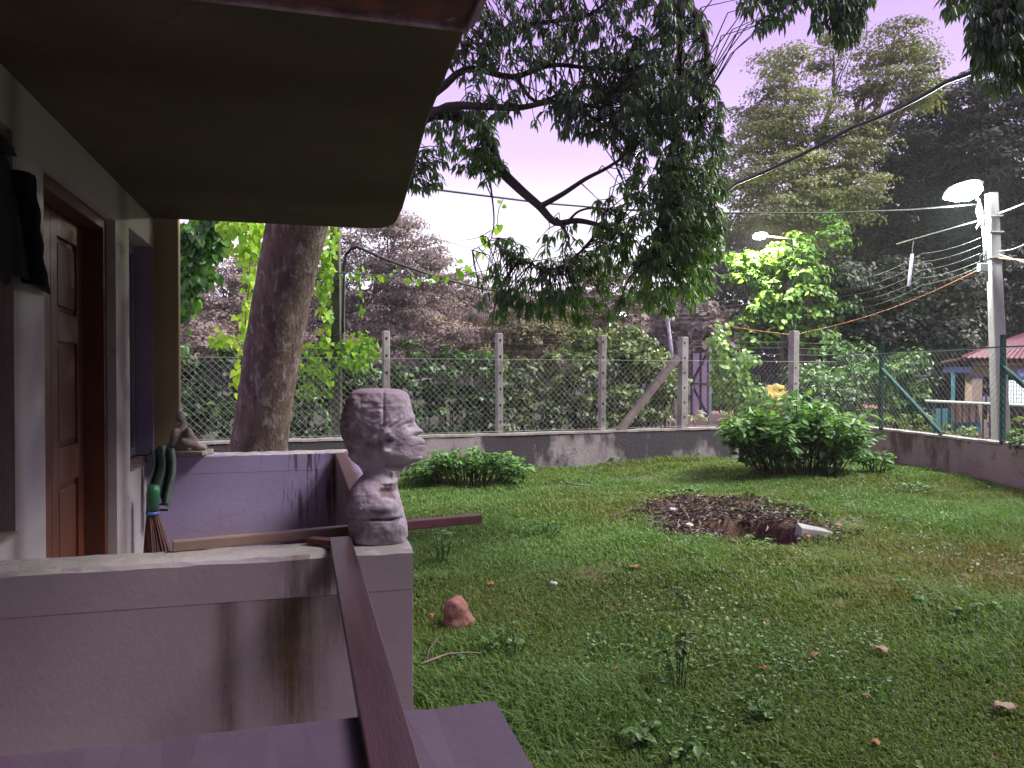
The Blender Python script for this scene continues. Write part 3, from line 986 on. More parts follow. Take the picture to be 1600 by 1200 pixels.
def bough_w(pts, r0, r1):
    n = len(pts)
    out = []
    for i in range(n - 1):
        for k in range(5): out.append(Vector(pts[i]).lerp(Vector(pts[i + 1]), k / 5) + Vector((0, 0, 0.12 * math.sin(i * 5 + k))))
    out.append(Vector(pts[-1]))
    mb = MB()
    mb.tube(out, [r0 + (r1 - r0) * i / (len(out) - 1) for i in range(len(out))], 7)
    mb.build('bough', M_bark2, mango, True)
    branch_pts.extend(out[2:])
tipm = G(1300, -60, 7.0)
bough_w([tipm, W(4.4, 5.2, 6.6), W(5.6, 3.6, 6.7), W(7.0, 2.0, 6.5)], 0.06, 0.02)  # unseen boughs added to carry the crown that shades the near lawn
bough_w([W(4.4, 5.2, 6.6), W(4.0, 3.2, 6.8), W(3.4, 1.4, 6.6)], 0.045, 0.015)
bough_w([W(4.4, 5.2, 6.6), W(6.6, 4.8, 6.9), W(8.6, 4.4, 6.6)], 0.045, 0.015)
bough([(1060, 0), (1060, 150), (1040, 290), (1020, 400)], 8.0, 8.3, 0.035, 0.012)
bough([(760, 250), (768, 300), (772, 345), (768, 372)], 8.7, 8.5, 0.014, 0.006)
bough([(885, 350), (905, 330), (940, 326), (970, 345)], 8.3, 8.2, 0.018, 0.007)
bough([(556, 60), (640, 170), (640, 250), (660, 290)], 8.9, 8.3, 0.04, 0.008)
bough([(942, 352), (900, 400), (860, 420), (800, 400), (770, 380)], 8.5, 8.8, 0.018, 0.006)
bough([(770, 372), (752, 384), (735, 392)], 8.5, 8.5, 0.006, 0.003, m=M_twig, sides=4)
bough([(768, 360), (745, 372), (718, 376)], 8.5, 8.5, 0.006, 0.002, m=M_twig, sides=4)

BP = V3(branch_pts)
def rosettes(regions, lo, hi):
    """twig ends that each carry a whorl of drooping leaves"""
    out, lit_tints = [], []
    for (cx, cy, rx, ry, n, v0, v1, d) in regions:
        for _ in range(int(n * 1.75)):
            a_, r_2 = random.random() * 6.283, math.sqrt(random.random())
            px, py = cx + rx * r_2 * math.cos(a_), cy + ry * r_2 * math.sin(a_)
            if ((px - 885) / 95) ** 2 + ((py - 262) / 48) ** 2 < 1: continue
            if ((px - 690) / 72) ** 2 + ((py - 375) / 75) ** 2 < 1: continue
            if ((px - 800) / 60) ** 2 + ((py - 345) / 22) ** 2 < 1: continue
            out.append(G(px, py, random.uniform(v0, v1)))
            lit_tints.append(d)
    return V3(out), np.array(lit_tints)
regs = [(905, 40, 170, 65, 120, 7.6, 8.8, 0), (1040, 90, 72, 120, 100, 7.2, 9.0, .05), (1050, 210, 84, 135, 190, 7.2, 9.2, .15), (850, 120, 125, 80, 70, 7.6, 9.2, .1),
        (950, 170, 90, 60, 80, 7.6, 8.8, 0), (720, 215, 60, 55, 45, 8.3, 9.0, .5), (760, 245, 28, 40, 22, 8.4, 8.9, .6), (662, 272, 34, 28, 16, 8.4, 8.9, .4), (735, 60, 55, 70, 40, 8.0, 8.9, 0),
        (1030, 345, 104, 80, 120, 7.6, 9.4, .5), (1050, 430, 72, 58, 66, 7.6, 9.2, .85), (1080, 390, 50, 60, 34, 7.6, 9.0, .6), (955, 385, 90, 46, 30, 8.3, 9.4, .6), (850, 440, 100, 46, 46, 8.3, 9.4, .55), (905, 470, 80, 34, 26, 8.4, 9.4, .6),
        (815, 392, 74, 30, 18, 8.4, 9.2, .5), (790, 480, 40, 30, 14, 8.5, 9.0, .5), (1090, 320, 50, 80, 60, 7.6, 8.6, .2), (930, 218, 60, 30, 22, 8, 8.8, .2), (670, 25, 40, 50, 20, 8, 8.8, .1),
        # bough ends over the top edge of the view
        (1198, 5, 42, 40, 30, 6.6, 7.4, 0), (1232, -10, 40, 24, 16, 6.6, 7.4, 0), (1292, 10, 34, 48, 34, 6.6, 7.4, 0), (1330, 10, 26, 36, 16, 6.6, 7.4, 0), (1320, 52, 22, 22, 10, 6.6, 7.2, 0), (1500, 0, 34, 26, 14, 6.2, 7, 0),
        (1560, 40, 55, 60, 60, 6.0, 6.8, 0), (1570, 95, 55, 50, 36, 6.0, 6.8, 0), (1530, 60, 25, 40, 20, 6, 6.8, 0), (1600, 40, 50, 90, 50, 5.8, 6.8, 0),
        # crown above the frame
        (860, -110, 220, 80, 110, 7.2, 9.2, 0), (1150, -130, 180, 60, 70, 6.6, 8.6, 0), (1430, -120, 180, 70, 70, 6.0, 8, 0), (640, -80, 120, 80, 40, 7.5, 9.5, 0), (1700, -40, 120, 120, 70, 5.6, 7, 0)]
RP, RD = rosettes(regs, 0, 0)
# the crown goes on out of view; this mass is added to shade the near lawn
extra = []
for _ in range(2100):
    extra.append(W(random.uniform(2.6, 9.0), random.uniform(-1.5, 5.4), random.uniform(5.4, 7.6)))
RP = np.concatenate([RP, V3(extra)])
RD = np.concatenate([RD, np.zeros(len(extra))])
tw = MB()
PP, AA, NN, TT, LL, Dk = [], [], [], [], [], []
for p, lit_tint in zip(RP, RD):
    j = np.argmin(((BP - p) ** 2).sum(1) + 0.15 * rng.random(len(BP)))
    q = BP[j]
    a_, b_ = Vector(q), Vector(p)
    L0 = (b_ - a_).length
    if L0 < 1.6:
        md = a_.lerp(b_, 0.55) + Vector((0, 0, 0.1 * L0)) + Vector(rng.normal(size=3)) * 0.05 * L0
        tw.tube([a_, md, b_], [0.008, 0.006, 0.0035], 3, False)
    else:
        tw.tube([b_ + Vector(rng.normal(size=3)) * 0.1 + Vector((0, 0, 0.3)), b_], [0.006, 0.003], 3, False)
    out_d = norm((p - q)[None])[0]
    n = random.randint(7, 12)
    for k in range(n):
        az = 6.283 * (k / n) + random.random() * 0.5
        h = np.array([math.cos(az), math.sin(az), 0])
        A = h * random.uniform(0.45, 1.0) + out_d * 0.35 + np.array([0, 0, -random.uniform(0.35, 1.5)])
        A = A / np.linalg.norm(A)
        Nv = np.array([0, 0, 1.0]) + h * random.uniform(0.2, 1.0) + rng.normal(size=3) * 0.25
        PP.append(p - out_d * random.uniform(0, 0.09) + h * 0.01)
        AA.append(A); NN.append(Nv)
        TT.append(np.clip(0.15 + lit_tint * 0.8 + random.gauss(0, 0.16), 0, 1))  # lower sprays coloured lighter green for the lamp light on them
        LL.append(random.uniform(0.06, 0.15))
o = tw.build('twig', M_bark2, mango)
o['kind'] = 'stuff'
PP, AA, NN, TT, LL = map(np.array, (PP, AA, NN, TT, LL))
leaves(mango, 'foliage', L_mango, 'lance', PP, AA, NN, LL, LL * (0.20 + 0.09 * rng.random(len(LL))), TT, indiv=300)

# ------------------------------------------------------------------ climbing vines
def vine(label, strands, blobs, m, size, bright=(0.3, 1.0), indiv=300, group='climbing vines beyond the veranda', base=None, spread=0.05, per_m=42):
    """strands = lists of (px, py, v); leaves hang along them; blobs add bunches"""
    P, A, Nn, T, L = [], [], [], [], []
    st = MB()
    first = G(*strands[0][-1]) if strands else Vector(blobs[0][0])
    loc = base or Vector((first.x, first.y, 0))
    t = thing('climbing_vine', label, 'vine', loc, group)
    mbs = []
    for s in strands:
        pts = [G(*q) for q in s]
        dens = []
        for a_, b_ in zip(pts[:-1], pts[1:]):
            k = max(2, int((b_ - a_).length / 0.12))
            dens += [a_.lerp(b_, i / k) + Vector(rng.normal(size=3)) * 0.012 for i in range(k)]
        dens.append(pts[-1])
        mb = MB()
        mb.tube(dens, 0.006, 4, False)
        mb.build('stem', M_twig, t)
        for a_, b_ in zip(dens[:-1], dens[1:]):
            ln = (b_ - a_).length
            for _ in range(rng.poisson(ln * per_m)):
                p = a_.lerp(b_, random.random())
                off = rng.normal(size=3) * spread
                P.append(np.array(p) + off)
                A.append(norm((off * 6 + np.array([0, 0, -0.9]) + rng.normal(size=3) * 0.25)[None])[0])
                Nn.append(np.array([-SY, -CY, 0.45]) + rng.normal(size=3) * 0.45)
                T.append(random.uniform(*bright)); L.append(size * random.uniform(0.6, 1.2))
    for c, r, n in blobs:
        pp_, dd = blob_pts(c, r, n, 0.3)
        for p, d in zip(pp_, dd):
            P.append(p)
            A.append(norm((d * 0.5 + np.array([0, 0, -0.8]) + rng.normal(size=3) * 0.4)[None])[0])
            Nn.append(np.array([-SY, -CY, 0.6]) * 0.8 + d * 0.4 + rng.normal(size=3) * 0.45)
            T.append(random.uniform(*bright)); L.append(size * random.uniform(0.6, 1.25))
    P, A, Nn, T, L = map(np.array, (P, A, Nn, T, L))
    leaves(t, 'leaves', m, 'heart', P, A, Nn, L, L * 0.92, T, indiv=indiv)
    return t
def bb(px, py, v, rx, ry, n, rd=0.25):
    c, r = pblob(px, py, v, rx, ry, rd)
    return (c, r, n)
vine('dark glossy broad-leaved creeper bunched under the far roof edge beside the ochre column', [[(318, 330, 11), (322, 400, 11), (300, 480, 11), (285, 540, 11)]],
     [bb(316, 372, 11.0, 42, 38, 240), bb(302, 420, 11.0, 38, 42, 190), bb(342, 350, 11.0, 26, 20, 80), bb(292, 465, 11.2, 22, 34, 60)], L_vine_dark, 0.135, (0, 1), 220, per_m=10)
vine('bright yellow-green hanging vine just left of the mottled trunk', [[(388, 335, 10.6), (392, 420, 10.6), (384, 500, 10.6), (378, 560, 10.6), (372, 610, 10.6)], [(372, 330, 10.7), (362, 372, 10.7), (358, 392, 10.7)], [(404, 335, 10.7), (406, 380, 10.7), (402, 430, 10.7)],
     [(335, 532, 10.8), (352, 524, 10.8), (368, 530, 10.8), (380, 545, 10.8)], [(352, 330, 10.7), (355, 350, 10.7), (352, 372, 10.7)], [(396, 340, 10.8), (395, 470, 10.8)], [(418, 335, 10.8), (412, 400, 10.8)]],
     [bb(374, 354, 10.7, 36, 18, 70), bb(388, 388, 10.7, 18, 18, 40), bb(345, 532, 10.8, 18, 10, 24), bb(388, 500, 10.7, 10, 40, 40), bb(377, 590, 10.8, 14, 18, 22)], L_vine, 0.10, (0.35, 1), 300, per_m=34)
vine('bright green vine climbing the mossy pole right of the mottled trunk', [[(522, 345, 13), (516, 400, 13), (510, 450, 13), (508, 500, 13), (512, 545, 13)], [(506, 390, 13), (504, 440, 13), (506, 520, 13)], [(520, 360, 13), (510, 420, 13), (512, 480, 13)]],
     [bb(508, 395, 13, 12, 12, 14), bb(510, 430, 13, 10, 14, 18), bb(511, 496, 13, 12, 10, 14)], L_vine, 0.10, (0.1, .9), 200, per_m=36)
vine('string of small pale leaves along the thin wire left of the drooping boughs', [[(480, 424, 13), (560, 430, 13), (640, 432, 12.6), (700, 432, 12), (740, 414, 11.5), (762, 380, 11), (775, 350, 10.6), (786, 312, 10.2)]],
     [], L_vine, 0.10, (0, .7), 120, per_m=9, spread=0.035)
vine('bright green heart-leaved creeper sprawling over the hedge top near the first concrete post', [[(470, 520, 13.0), (480, 545, 13.0), (500, 570, 13.0), (520, 590, 13.0)], [(530, 560, 13.1), (545, 535, 13.1), (565, 522, 13.1), (582, 530, 13.1)], [(560, 555, 13.1), (570, 580, 13.1)], [(460, 560, 13), (470, 610, 13)], [(575, 540, 13.1), (572, 570, 13.1)]],
     [bb(545, 555, 13.3, 45, 24, 120, .3), bb(490, 560, 13.3, 30, 30, 70, .3), bb(570, 535, 13.2, 20, 14, 30, .2), bb(500, 600, 13.3, 40, 30, 90, .25), bb(468, 530, 13.2, 14, 12, 14)], L_vine, 0.095, (0, .75), 300, per_m=22)
vine('few bright leaves dangling on threads before the mauve trees', [[(560, 405, 13.5), (562, 440, 13.5), (568, 490, 13.5)], [(560, 470, 13.5), (566, 500, 13.5)]], [], L_vine, 0.085, (0, .6), 40, per_m=12, spread=0.02)
vine('climber smothering the wire stays right of the open gate', [[(1140, 500, 22), (1128, 560, 22), (1160, 640, 22)]], [bb(1140, 590, 22, 30, 45, 380, .6), bb(1165, 620, 22, 40, 26, 300, .7), bb(1120, 540, 22, 12, 40, 110, .4), bb(1165, 560, 22, 22, 14, 90, .4)], L_lit, 0.15, (0.1, 1), 200, per_m=20)

# ------------------------------------------------------------------ hedge, thicket, far trees
def hedge(name, label, cat, blobs, m, n_leaf, L, tpl='oval', indiv=0, tint0=(0.1, 0.9), group=None, density=2.2, clump_r=0.24, stems=10):
    c0 = blobs[0][0]
    t = thing(name, label, cat, (c0[0], c0[1], 0), group)
    sm = MB()
    for _ in range(stems):
        c, r = blobs[random.randrange(len(blobs))]
        a_ = Vector((c[0] + random.uniform(-.6, .6) * r[0], c[1] + random.uniform(-.4, .4) * r[1], -0.05))
        b_ = Vector((c[0] + random.uniform(-.8, .8) * r[0], c[1] + random.uniform(-.5, .5) * r[1], c[2] + 0.6 * r[2]))
        sm.tube(wob_line(a_, b_, 5, 0.08), [0.028, 0.024, 0.02, 0.015, 0.01, 0.006], 5, False)
    so = sm.build('stem', M_bark2, t)
    so['kind'] = 'stuff'
    leaves(t, 'foliage', m, tpl, *clumps(blobs, density, clump_r, n_leaf, L, L * 0.62, 0.45, 0.8, tint0, 0.5), indiv=indiv)
    return t
def along(u0, u1, dv, z, rz, k):
    out = []
    for i in range(k):
        u = u0 + (u1 - u0) * (i + 0.5) / k + random.uniform(-.1, .1)
        c = run(u) + Vector((0, 0, z + random.uniform(-.12, .12)))
        c += Vector((SY, CY, 0)) * (dv + random.uniform(-.2, .2))
        out.append((np.array(c), np.array([(u1 - u0) / k * 0.75, 0.45, rz * random.uniform(.9, 1.1)])))
    return out
hedge('hedge', 'dense dark creeper-covered hedge behind the chain link left of the second concrete post', 'hedge', along(-8.5, -0.2, 1.2, 0.75, 0.75, 11) + along(-8.5, -0.2, 1.35, 1.7, 0.7, 11), L_ivy, 26, 0.115, 'heart', 300, (0.0, 0.55), None, 6.0, 0.26, 30)
hedge('hedge', 'brownish green hedge behind the chain link between the second and third concrete posts', 'hedge', along(-0.4, 2.6, 1.4, 0.7, 0.75, 5) + along(-0.4, 2.2, 1.5, 1.6, 0.7, 5), L_hedge, 26, 0.11, 'oval', 200, (0.0, 0.7), None, 6.0, 0.24, 16)
hedge('shrub', 'tall olive green feathery shrub spilling over the fence beside the braced post', 'shrub', [pblob(960, 560, 17.6, 60, 50, .8), pblob(1010, 575, 17.4, 45, 45, .7), pblob(925, 535, 17.8, 40, 28, .6), pblob(985, 540, 17.8, 50, 34, .7), pblob(1035, 590, 17.2, 26, 40, .5), pblob(1000, 630, 17.0, 50, 30, .6), pblob(1040, 625, 16.9, 24, 36, .5)],
      L_hedge, 30, 0.12, 'lance', 200, (0.3, 1.0), None, 6.0, 0.28, 20)
hedge('shrub', 'pale creamy-leaved low growth at the foot of the brace', 'shrub', [pblob(1015, 655, 16.6, 40, 12, .3), pblob(1085, 655, 17.4, 24, 12, .3)], leaf_mat('leaf_pale', [(0.35, 0.36, 0.27), (0.45, 0.43, 0.36), (0.3, 0.36, 0.2)], 0.5, 0.2), 20, 0.07, 'oval', 0, (0, 1), None, 8, 0.12, 6)
hedge('shrub', 'dark thicket behind the chain link between the tall post and the green posts', 'shrub', [pblob(1290, 620, 20, 50, 50, .9), pblob(1345, 600, 21, 55, 60, .9), pblob(1405, 610, 22, 45, 60, .9), pblob(1320, 570, 23, 60, 40, .9), pblob(1260, 600, 21, 30, 40, .7), pblob(1420, 580, 23, 40, 34, .7)], L_ivy, 24, 0.14, 'oval', 150, (0.0, 0.5), None, 5.0, 0.32, 16)
hedge('shrub', 'low weedy growth along the mossy wall below the kiosk railing', 'shrub', [pblob(1390, 655, 17, 30, 14, .3), pblob(1440, 660, 17, 34, 16, .3), pblob(1500, 675, 16, 36, 12, .3), pblob(1592, 672, 13.2, 20, 20, .25)], L_hedge, 22, 0.09, 'oval', 100, (0.4, 1), None, 7.0, 0.14, 8)
hedge('shrub', 'green roadside undergrowth behind the open gate', 'shrub', [pblob(1130, 630, 27, 36, 12, .8), pblob(1190, 640, 26, 40, 20, .8), pblob(1160, 610, 29, 40, 26, .8)], L_lit, 20, 0.16, 'oval', 0, (0.0, 0.8), None, 5.0, 0.3, 8)

far_tree('large_tree', 'broad domed mauve-brown tree behind the first concrete post', 'tree', W(-9.5, 42, -0.1), G(610, 470, 42), 0.5, 0.28,
         [pblob(600, 390, 42, 90, 52, 2.6), pblob(640, 430, 42, 70, 50, 2.5), pblob(560, 440, 42, 70, 50, 2.5), pblob(620, 355, 42, 38, 22, 1.5), pblob(590, 490, 42, 90, 40, 2.5), pblob(660, 485, 42, 55, 38, 2), pblob(520, 470, 43, 45, 50, 2), pblob(670, 400, 42, 26, 30, 1.2)], L_mauve, M_bark3, 1.0, 0.8, 70, 0.18, 0.10, 'mauve-brown trees beyond the hedge', twig=0.06)
far_tree('large_tree', 'mauve-brown tree between the ochre column and the mottled trunk', 'tree', W(-14, 40, -0.1), G(370, 480, 40), 0.5, 0.25,
         [pblob(350, 470, 40, 70, 60, 2.5), pblob(320, 520, 39, 60, 40, 2.2), pblob(400, 440, 41, 60, 50, 2.2), pblob(380, 520, 40, 60, 44, 2.2), pblob(450, 480, 42, 50, 60, 2.2), pblob(290, 450, 42, 40, 50, 2)], L_mauve, M_bark3, 1.0, 0.8, 70, 0.18, 0.10, 'mauve-brown trees beyond the hedge', twig=0.06)
far_tree('large_tree', 'small distant bluish tree at the end of the thick black cable', 'tree', W(-4.2, 60, -0.1), G(725, 480, 60), 0.4, 0.2,
         [pblob(725, 445, 60, 42, 22, 2.5), pblob(700, 465, 60, 40, 20, 2.4), pblob(750, 470, 60, 34, 18, 2.4), pblob(730, 492, 60, 70, 22, 2.6)], L_mauve, M_bark3, 1.0, 0.8, 30, 0.3, 0.16, 'mauve-brown trees beyond the hedge', twig=0.06)
for i, (lab, bl, m, vv) in enumerate((
    ('dry olive-brown shrub rising behind the first and second concrete posts', [(690, 520, 50, 30), (740, 530, 50, 30), (720, 560, 70, 30), (650, 540, 50, 30)], L_mauve, 27),
    ('tawny rounded shrub above the second concrete post', [(800, 515, 46, 28), (840, 530, 50, 30), (780, 550, 55, 28), (870, 500, 40, 24)], L_olive, 26),
    ('dark olive tree mass below the drooping boughs', [(920, 470, 60, 40), (880, 505, 55, 32), (960, 500, 50, 40), (940, 430, 50, 30), (990, 450, 40, 40), (905, 415, 40, 16)], L_olive, 30),
    ('brown brush at the left end of the hedge', [(310, 530, 45, 26), (350, 545, 45, 22), (300, 560, 40, 26), (410, 550, 60, 26), (500, 545, 60, 26)], L_mauve, 21))):
    bs_ = [pblob(x, y, vv, a_, b_, 1.2) for x, y, a_, b_ in bl]
    c0 = bs_[0][0]
    far_tree('shrub' if i != 2 else 'large_tree', lab, 'shrub' if i != 2 else 'tree', (c0[0], c0[1], -0.1), (c0[0], c0[1], max(0.6, c0[2] - 0.5)), 0.14, 0.06, bs_, m, M_bark3, 2.0, 0.5, 70, 0.13, 0.075, None, twig=0.025)

# palm
pl = thing('palm_tree', 'small dusky palm between the mauve tree and the drooping boughs', 'tree', G(735, 560, 48))
pl.location.z = -0.1
k = MB()
k.tube([G(735, 640, 48) * 1.0, G(734, 560, 48), G(736, 490, 48)], [0.2, 0.16, 0.13], 8)
k.build('trunk', M_bark3, pl, True)
for i in range(13):
    az = i / 13 * 6.283 + 0.2
    e_ = random.uniform(0.2, 1.0)
    top = G(736, 492, 48)
    cpts = []
    for s in range(9):
        f = s / 8 * 2.6
        cpts.append(top + Vector((math.cos(az) * f * math.cos(e_ * 0.8), math.sin(az) * f * math.cos(e_ * .8), f * e_ * 0.8 - 0.22 * f * f)))
    fm_ = MB()
    fm_.tube(cpts, 0.02, 3, False)
    for s in range(1, 9):
        d = (cpts[s] - cpts[s - 1]).normalized()
        sd_ = d.cross(Vector((0, 0, 1))).normalized()
        for sg in (-1, 1):
            for h_ in (0, 0.5):
                q = cpts[s - 1].lerp(cpts[s], h_)
                tip = q + sd_ * sg * 0.55 + d * 0.4 - Vector((0, 0, 0.3))
                fm_.add([q, q + d * 0.09, tip], [(0, 1, 2)])
    fo = fm_.build('frond', L_mauve, pl)

# the tall trees on the right
far_tree('large_tree', 'tall spreading tree with pale grey-green domed foliage above the second street lamp', 'tree', W(11.2, 30, -0.1), G(1290, 330, 30), 0.45, 0.26,
         [pblob(1215, 170, 30, 62, 34, 1.8), pblob(1180, 215, 30, 55, 36, 1.8), pblob(1250, 205, 30, 60, 40, 1.8), pblob(1225, 110, 30, 42, 28, 1.4), pblob(1300, 85, 31, 36, 26, 1.2), pblob(1395, 60, 31, 34, 22, 1.1), pblob(1365, 95, 31, 26, 18, 1.0), pblob(1425, 85, 31, 26, 20, 1.0), pblob(1330, 145, 31, 30, 20, 1),
          pblob(1165, 270, 30, 48, 40, 1.8), pblob(1240, 280, 29, 66, 40, 2), pblob(1310, 250, 30, 55, 40, 1.8), pblob(1190, 330, 29, 46, 34, 1.8), pblob(1270, 340, 29, 60, 40, 2), pblob(1440, 120, 30, 34, 24, 1.1), pblob(1380, 130, 30, 30, 18, 1.0), pblob(1330, 310, 29, 50, 40, 1.6), pblob(1420, 160, 30, 40, 26, 1.3), pblob(1340, 200, 30, 44, 26, 1.2)],
         L_rain, M_bark3, 1.7, 0.72, 90, 0.15, 0.085, None, twig=0.035, flat=0.38, up=1.5)
for lab, v_, tb, tt, bl, m in (
    ('dark tall tree filling the sky behind the street lamp head', 33, (17, 33), (1440, 360), [(1400, 240, 60, 50), (1460, 220, 60, 60), (1430, 300, 60, 44), (1500, 170, 60, 50), (1380, 310, 50, 50), (1350, 390, 60, 50), (1420, 390, 60, 50), (1470, 380, 50, 46), (1330, 340, 50, 40), (1500, 250, 60, 50), (1540, 300, 60, 50), (1480, 310, 60, 50), (1520, 380, 60, 50), (1440, 440, 60, 50), (1500, 440, 60, 50)], L_dark),
    ('dark tree at the right edge behind the concrete lamp pole', 30, (20.5, 30), (1570, 360), [(1560, 180, 60, 60), (1600, 260, 60, 70), (1540, 250, 50, 50), (1580, 350, 60, 60), (1530, 420, 40, 50), (1590, 440, 50, 50), (1640, 180, 60, 80), (1510, 480, 50, 50)], L_dark),
    ('dark leafy tree standing left of the thin upright tube', 27, (11.5, 27), (1330, 440), [(1300, 430, 50, 44), (1340, 480, 60, 46), (1380, 450, 50, 44), (1420, 500, 55, 46), (1370, 530, 55, 40), (1310, 520, 46, 40), (1460, 530, 50, 40), (1490, 470, 40, 50)], L_dark)):
    far_tree('large_tree', lab, 'tree', W(tb[0], tb[1], -0.1), G(tt[0], tt[1], v_), 0.4, 0.2, [pblob(x, y, v_ + random.uniform(-1, 1), a_, b_, 1.6) for x, y, a_, b_ in bl], m, M_bark2, 2.1, 0.65, 60, 0.19, 0.105, 'dark trees behind the street lamp', twig=0.035)
far_tree('small_tree', 'green tree glowing yellow where the second street lamp shines on it', 'tree', W(8.4, 24, -0.1), G(1225, 470, 24), 0.16, 0.09,
         [pblob(1170, 412, 24, 36, 20, .7), pblob(1205, 400, 23.8, 36, 20, .7), pblob(1150, 425, 23.6, 20, 14, .5), pblob(1245, 420, 24, 40, 34, .8), pblob(1215, 455, 24, 46, 34, .8), pblob(1180, 490, 24, 30, 24, .6), pblob(1225, 505, 24, 40, 30, .7), pblob(1265, 470, 24, 30, 40, .7), pblob(1175, 530, 24, 30, 16, .5), pblob(1270, 530, 24, 34, 22, .6), pblob(1240, 385, 24.4, 24, 24, .5)],
         L_lit, M_bark2, 4.5, 0.34, 24, 0.17, 0.10, None, 200, tint0=(0.1, 1), tpl='oval', twig=0.02)
far_tree('small_tree', 'slim dark tree hung with creepers between the gate and the tall post', 'tree', W(9.9, 25, -0.1), G(1290, 420, 25), 0.14, 0.09,
         [pblob(1295, 380, 25, 26, 50, .6), pblob(1310, 460, 25, 24, 50, .6), pblob(1285, 500, 25, 26, 30, .6)], L_ivy, M_bark2, 3.2, 0.34, 24, 0.18, 0.11, None, 0, tint0=(0.1, .8), twig=0.02)

# unseen trees added right of and behind the house to block the low sky
ring = [((19.5, 11.5), 'dark tree added beside the lawn beyond the right edge of the view'), ((20, 6), 'dark tree added to the right of the lawn'), ((20.5, 0.5), 'dark tree added well to the right of the veranda'), ((19, -5.5), 'dark tree added to the right behind the veranda'),
        ((13.5, -10.5), 'dark tree added behind and right of the veranda'), ((7, -12), 'dark tree added standing behind the veranda'), ((2, -13), 'dark tree added straight behind the veranda'), ((-4, -14), 'dark tree added behind the house corner')]
proto = None
for (pu, pv_), lab in ring:
    if proto is None:
        b_ = W(pu, pv_, -0.1)
        bl_ = [(np.array([b_.x + x, b_.y + y, z]), np.array([2.4, 2.4, 1.5])) for x, y, z in ((0, 0, 8.6), (1.2, -1.4, 7.6), (-1.3, 1.2, 7.4), (1.8, 1.2, 5.8), (-1.8, 0.6, 6), (0.4, -2, 5.6), (0.2, 2.2, 5), (-1.2, -1.4, 4.4), (1.6, -0.8, 4.2), (-0.6, 1.6, 3.4), (0.6, -0.2, 3))]
        proto = far_tree('large_tree', lab, 'tree', b_, W(pu, pv_, 6), 0.3, 0.16, bl_, L_dark, M_bark2, 1.7, 0.75, 30, 0.36, 0.2, 'added sky-blocking trees round the house')
    else:
        r = proto.copy(); C.objects.link(r)
        r.location = W(pu, pv_, -0.1); r.rotation_euler = (0, 0, random.random() * 6.28)
        r.scale = (1.2, 1.2, random.uniform(1.1, 1.3)); r['label'] = lab
        for ch in proto.children:
            c_ = ch.copy(); C.objects.link(c_); c_.parent = r

# far woods closing the view, one mass
fw = []
for px in range(-400, 2200, 60):
    vv = 62 + random.uniform(-6, 6)
    top = 470 if px < 1150 else 330
    for q in range(3 if px < 1150 else 5):
        fw.append(pblob(px + random.uniform(-20, 20), 585 - (585 - top) * (q + 0.4) / (3 if px < 1150 else 5) + random.uniform(-10, 10), vv + random.uniform(-3, 3), 60, 34, 3))
P_, A_, N_, L_, W_, T_2 = clumps(fw, 0.5, 1.1, 30, 0.6, 0.36, 0.4, 0.7)
left_ = ((P_ @ np.array([CY, -SY, 0])) < 17)
for nm, sel, m in (('distant_woods', left_, L_mauve), ('distant_woods', ~left_, L_dark)):
    me = None
    o = leaves(None, nm, m, 'kite', P_[sel], A_[sel], N_[sel], L_[sel], W_[sel], T_2[sel])
    tag(o, kind='stuff')

# ------------------------------------------------------------------ the clay head
def interp(tab, z, col):
    return float(np.interp(z, [r[0] for r in tab], [r[col] for r in tab]))
def clay_mat():
    m, t, bs = new_mat('clay')
    co = coords(t)
    col = ramp(t, noise_tex(t, co, 9, 6, 0.6), [(0.3, (0.54, 0.43, 0.53)), (0.7, (0.38, 0.30, 0.38))])
    f = ramp(t, noise_tex(t, co, 6.5, 5, 0.6), [(0.58, (0, 0, 0)), (0.70, (1, 1, 1))])
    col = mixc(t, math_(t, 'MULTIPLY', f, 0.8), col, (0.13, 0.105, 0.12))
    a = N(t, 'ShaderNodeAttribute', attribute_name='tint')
    col = mixc(t, math_(t, 'MULTIPLY', a.outputs['Fac'], 0.85), col, (0.125, 0.052, 0.045))  # bare red clay, plus shade painted on the back of the bust
    a2 = N(t, 'ShaderNodeAttribute', attribute_name='shade_blotch')
    col = mixc(t, math_(t, 'MULTIPLY', a2.outputs['Fac'], 0.92), col, (0.045, 0.036, 0.055))  # painted shade in hollows, joint and under the chin, plus dark torso patches
    t.links.new(col, bs.inputs['Base Color'])
    bs.inputs['Roughness'].default_value = 0.6
    bump(t, noise_tex(t, co, 30, 6, 0.6), 0.45, 0.007, bs)
    return m
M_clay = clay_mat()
# (height from the top, back, front, half width), measured in 1/3.75 of a photograph pixel
HEAD = [(108, 250, 395, 40), (112, 222, 438, 80), (120, 203, 468, 100), (135, 180, 492, 116), (165, 156, 506, 128), (210, 138, 520, 135), (260, 125, 528, 138), (300, 120, 532, 138), (335, 120, 533, 136),
        (370, 127, 536, 132), (400, 134, 545, 127), (440, 146, 552, 118), (475, 158, 552, 108), (505, 172, 548, 99), (530, 186, 536, 92), (552, 204, 512, 84), (572, 224, 486, 78), (592, 246, 474, 74),
        (615, 252, 470, 74), (635, 236, 462, 84), (655, 212, 456, 104), (685, 188, 448, 132), (720, 172, 456, 152), (760, 162, 466, 165), (800, 155, 476, 172), (840, 152, 488, 172), (862, 156, 492, 166),
        (880, 160, 496, 172), (920, 163, 506, 176), (960, 168, 511, 176), (990, 175, 511, 172), (1008, 184, 500, 166), (1012, 230, 450, 120)]
def gss(x, m, s): return math.exp(-((x - m) / s) ** 2)
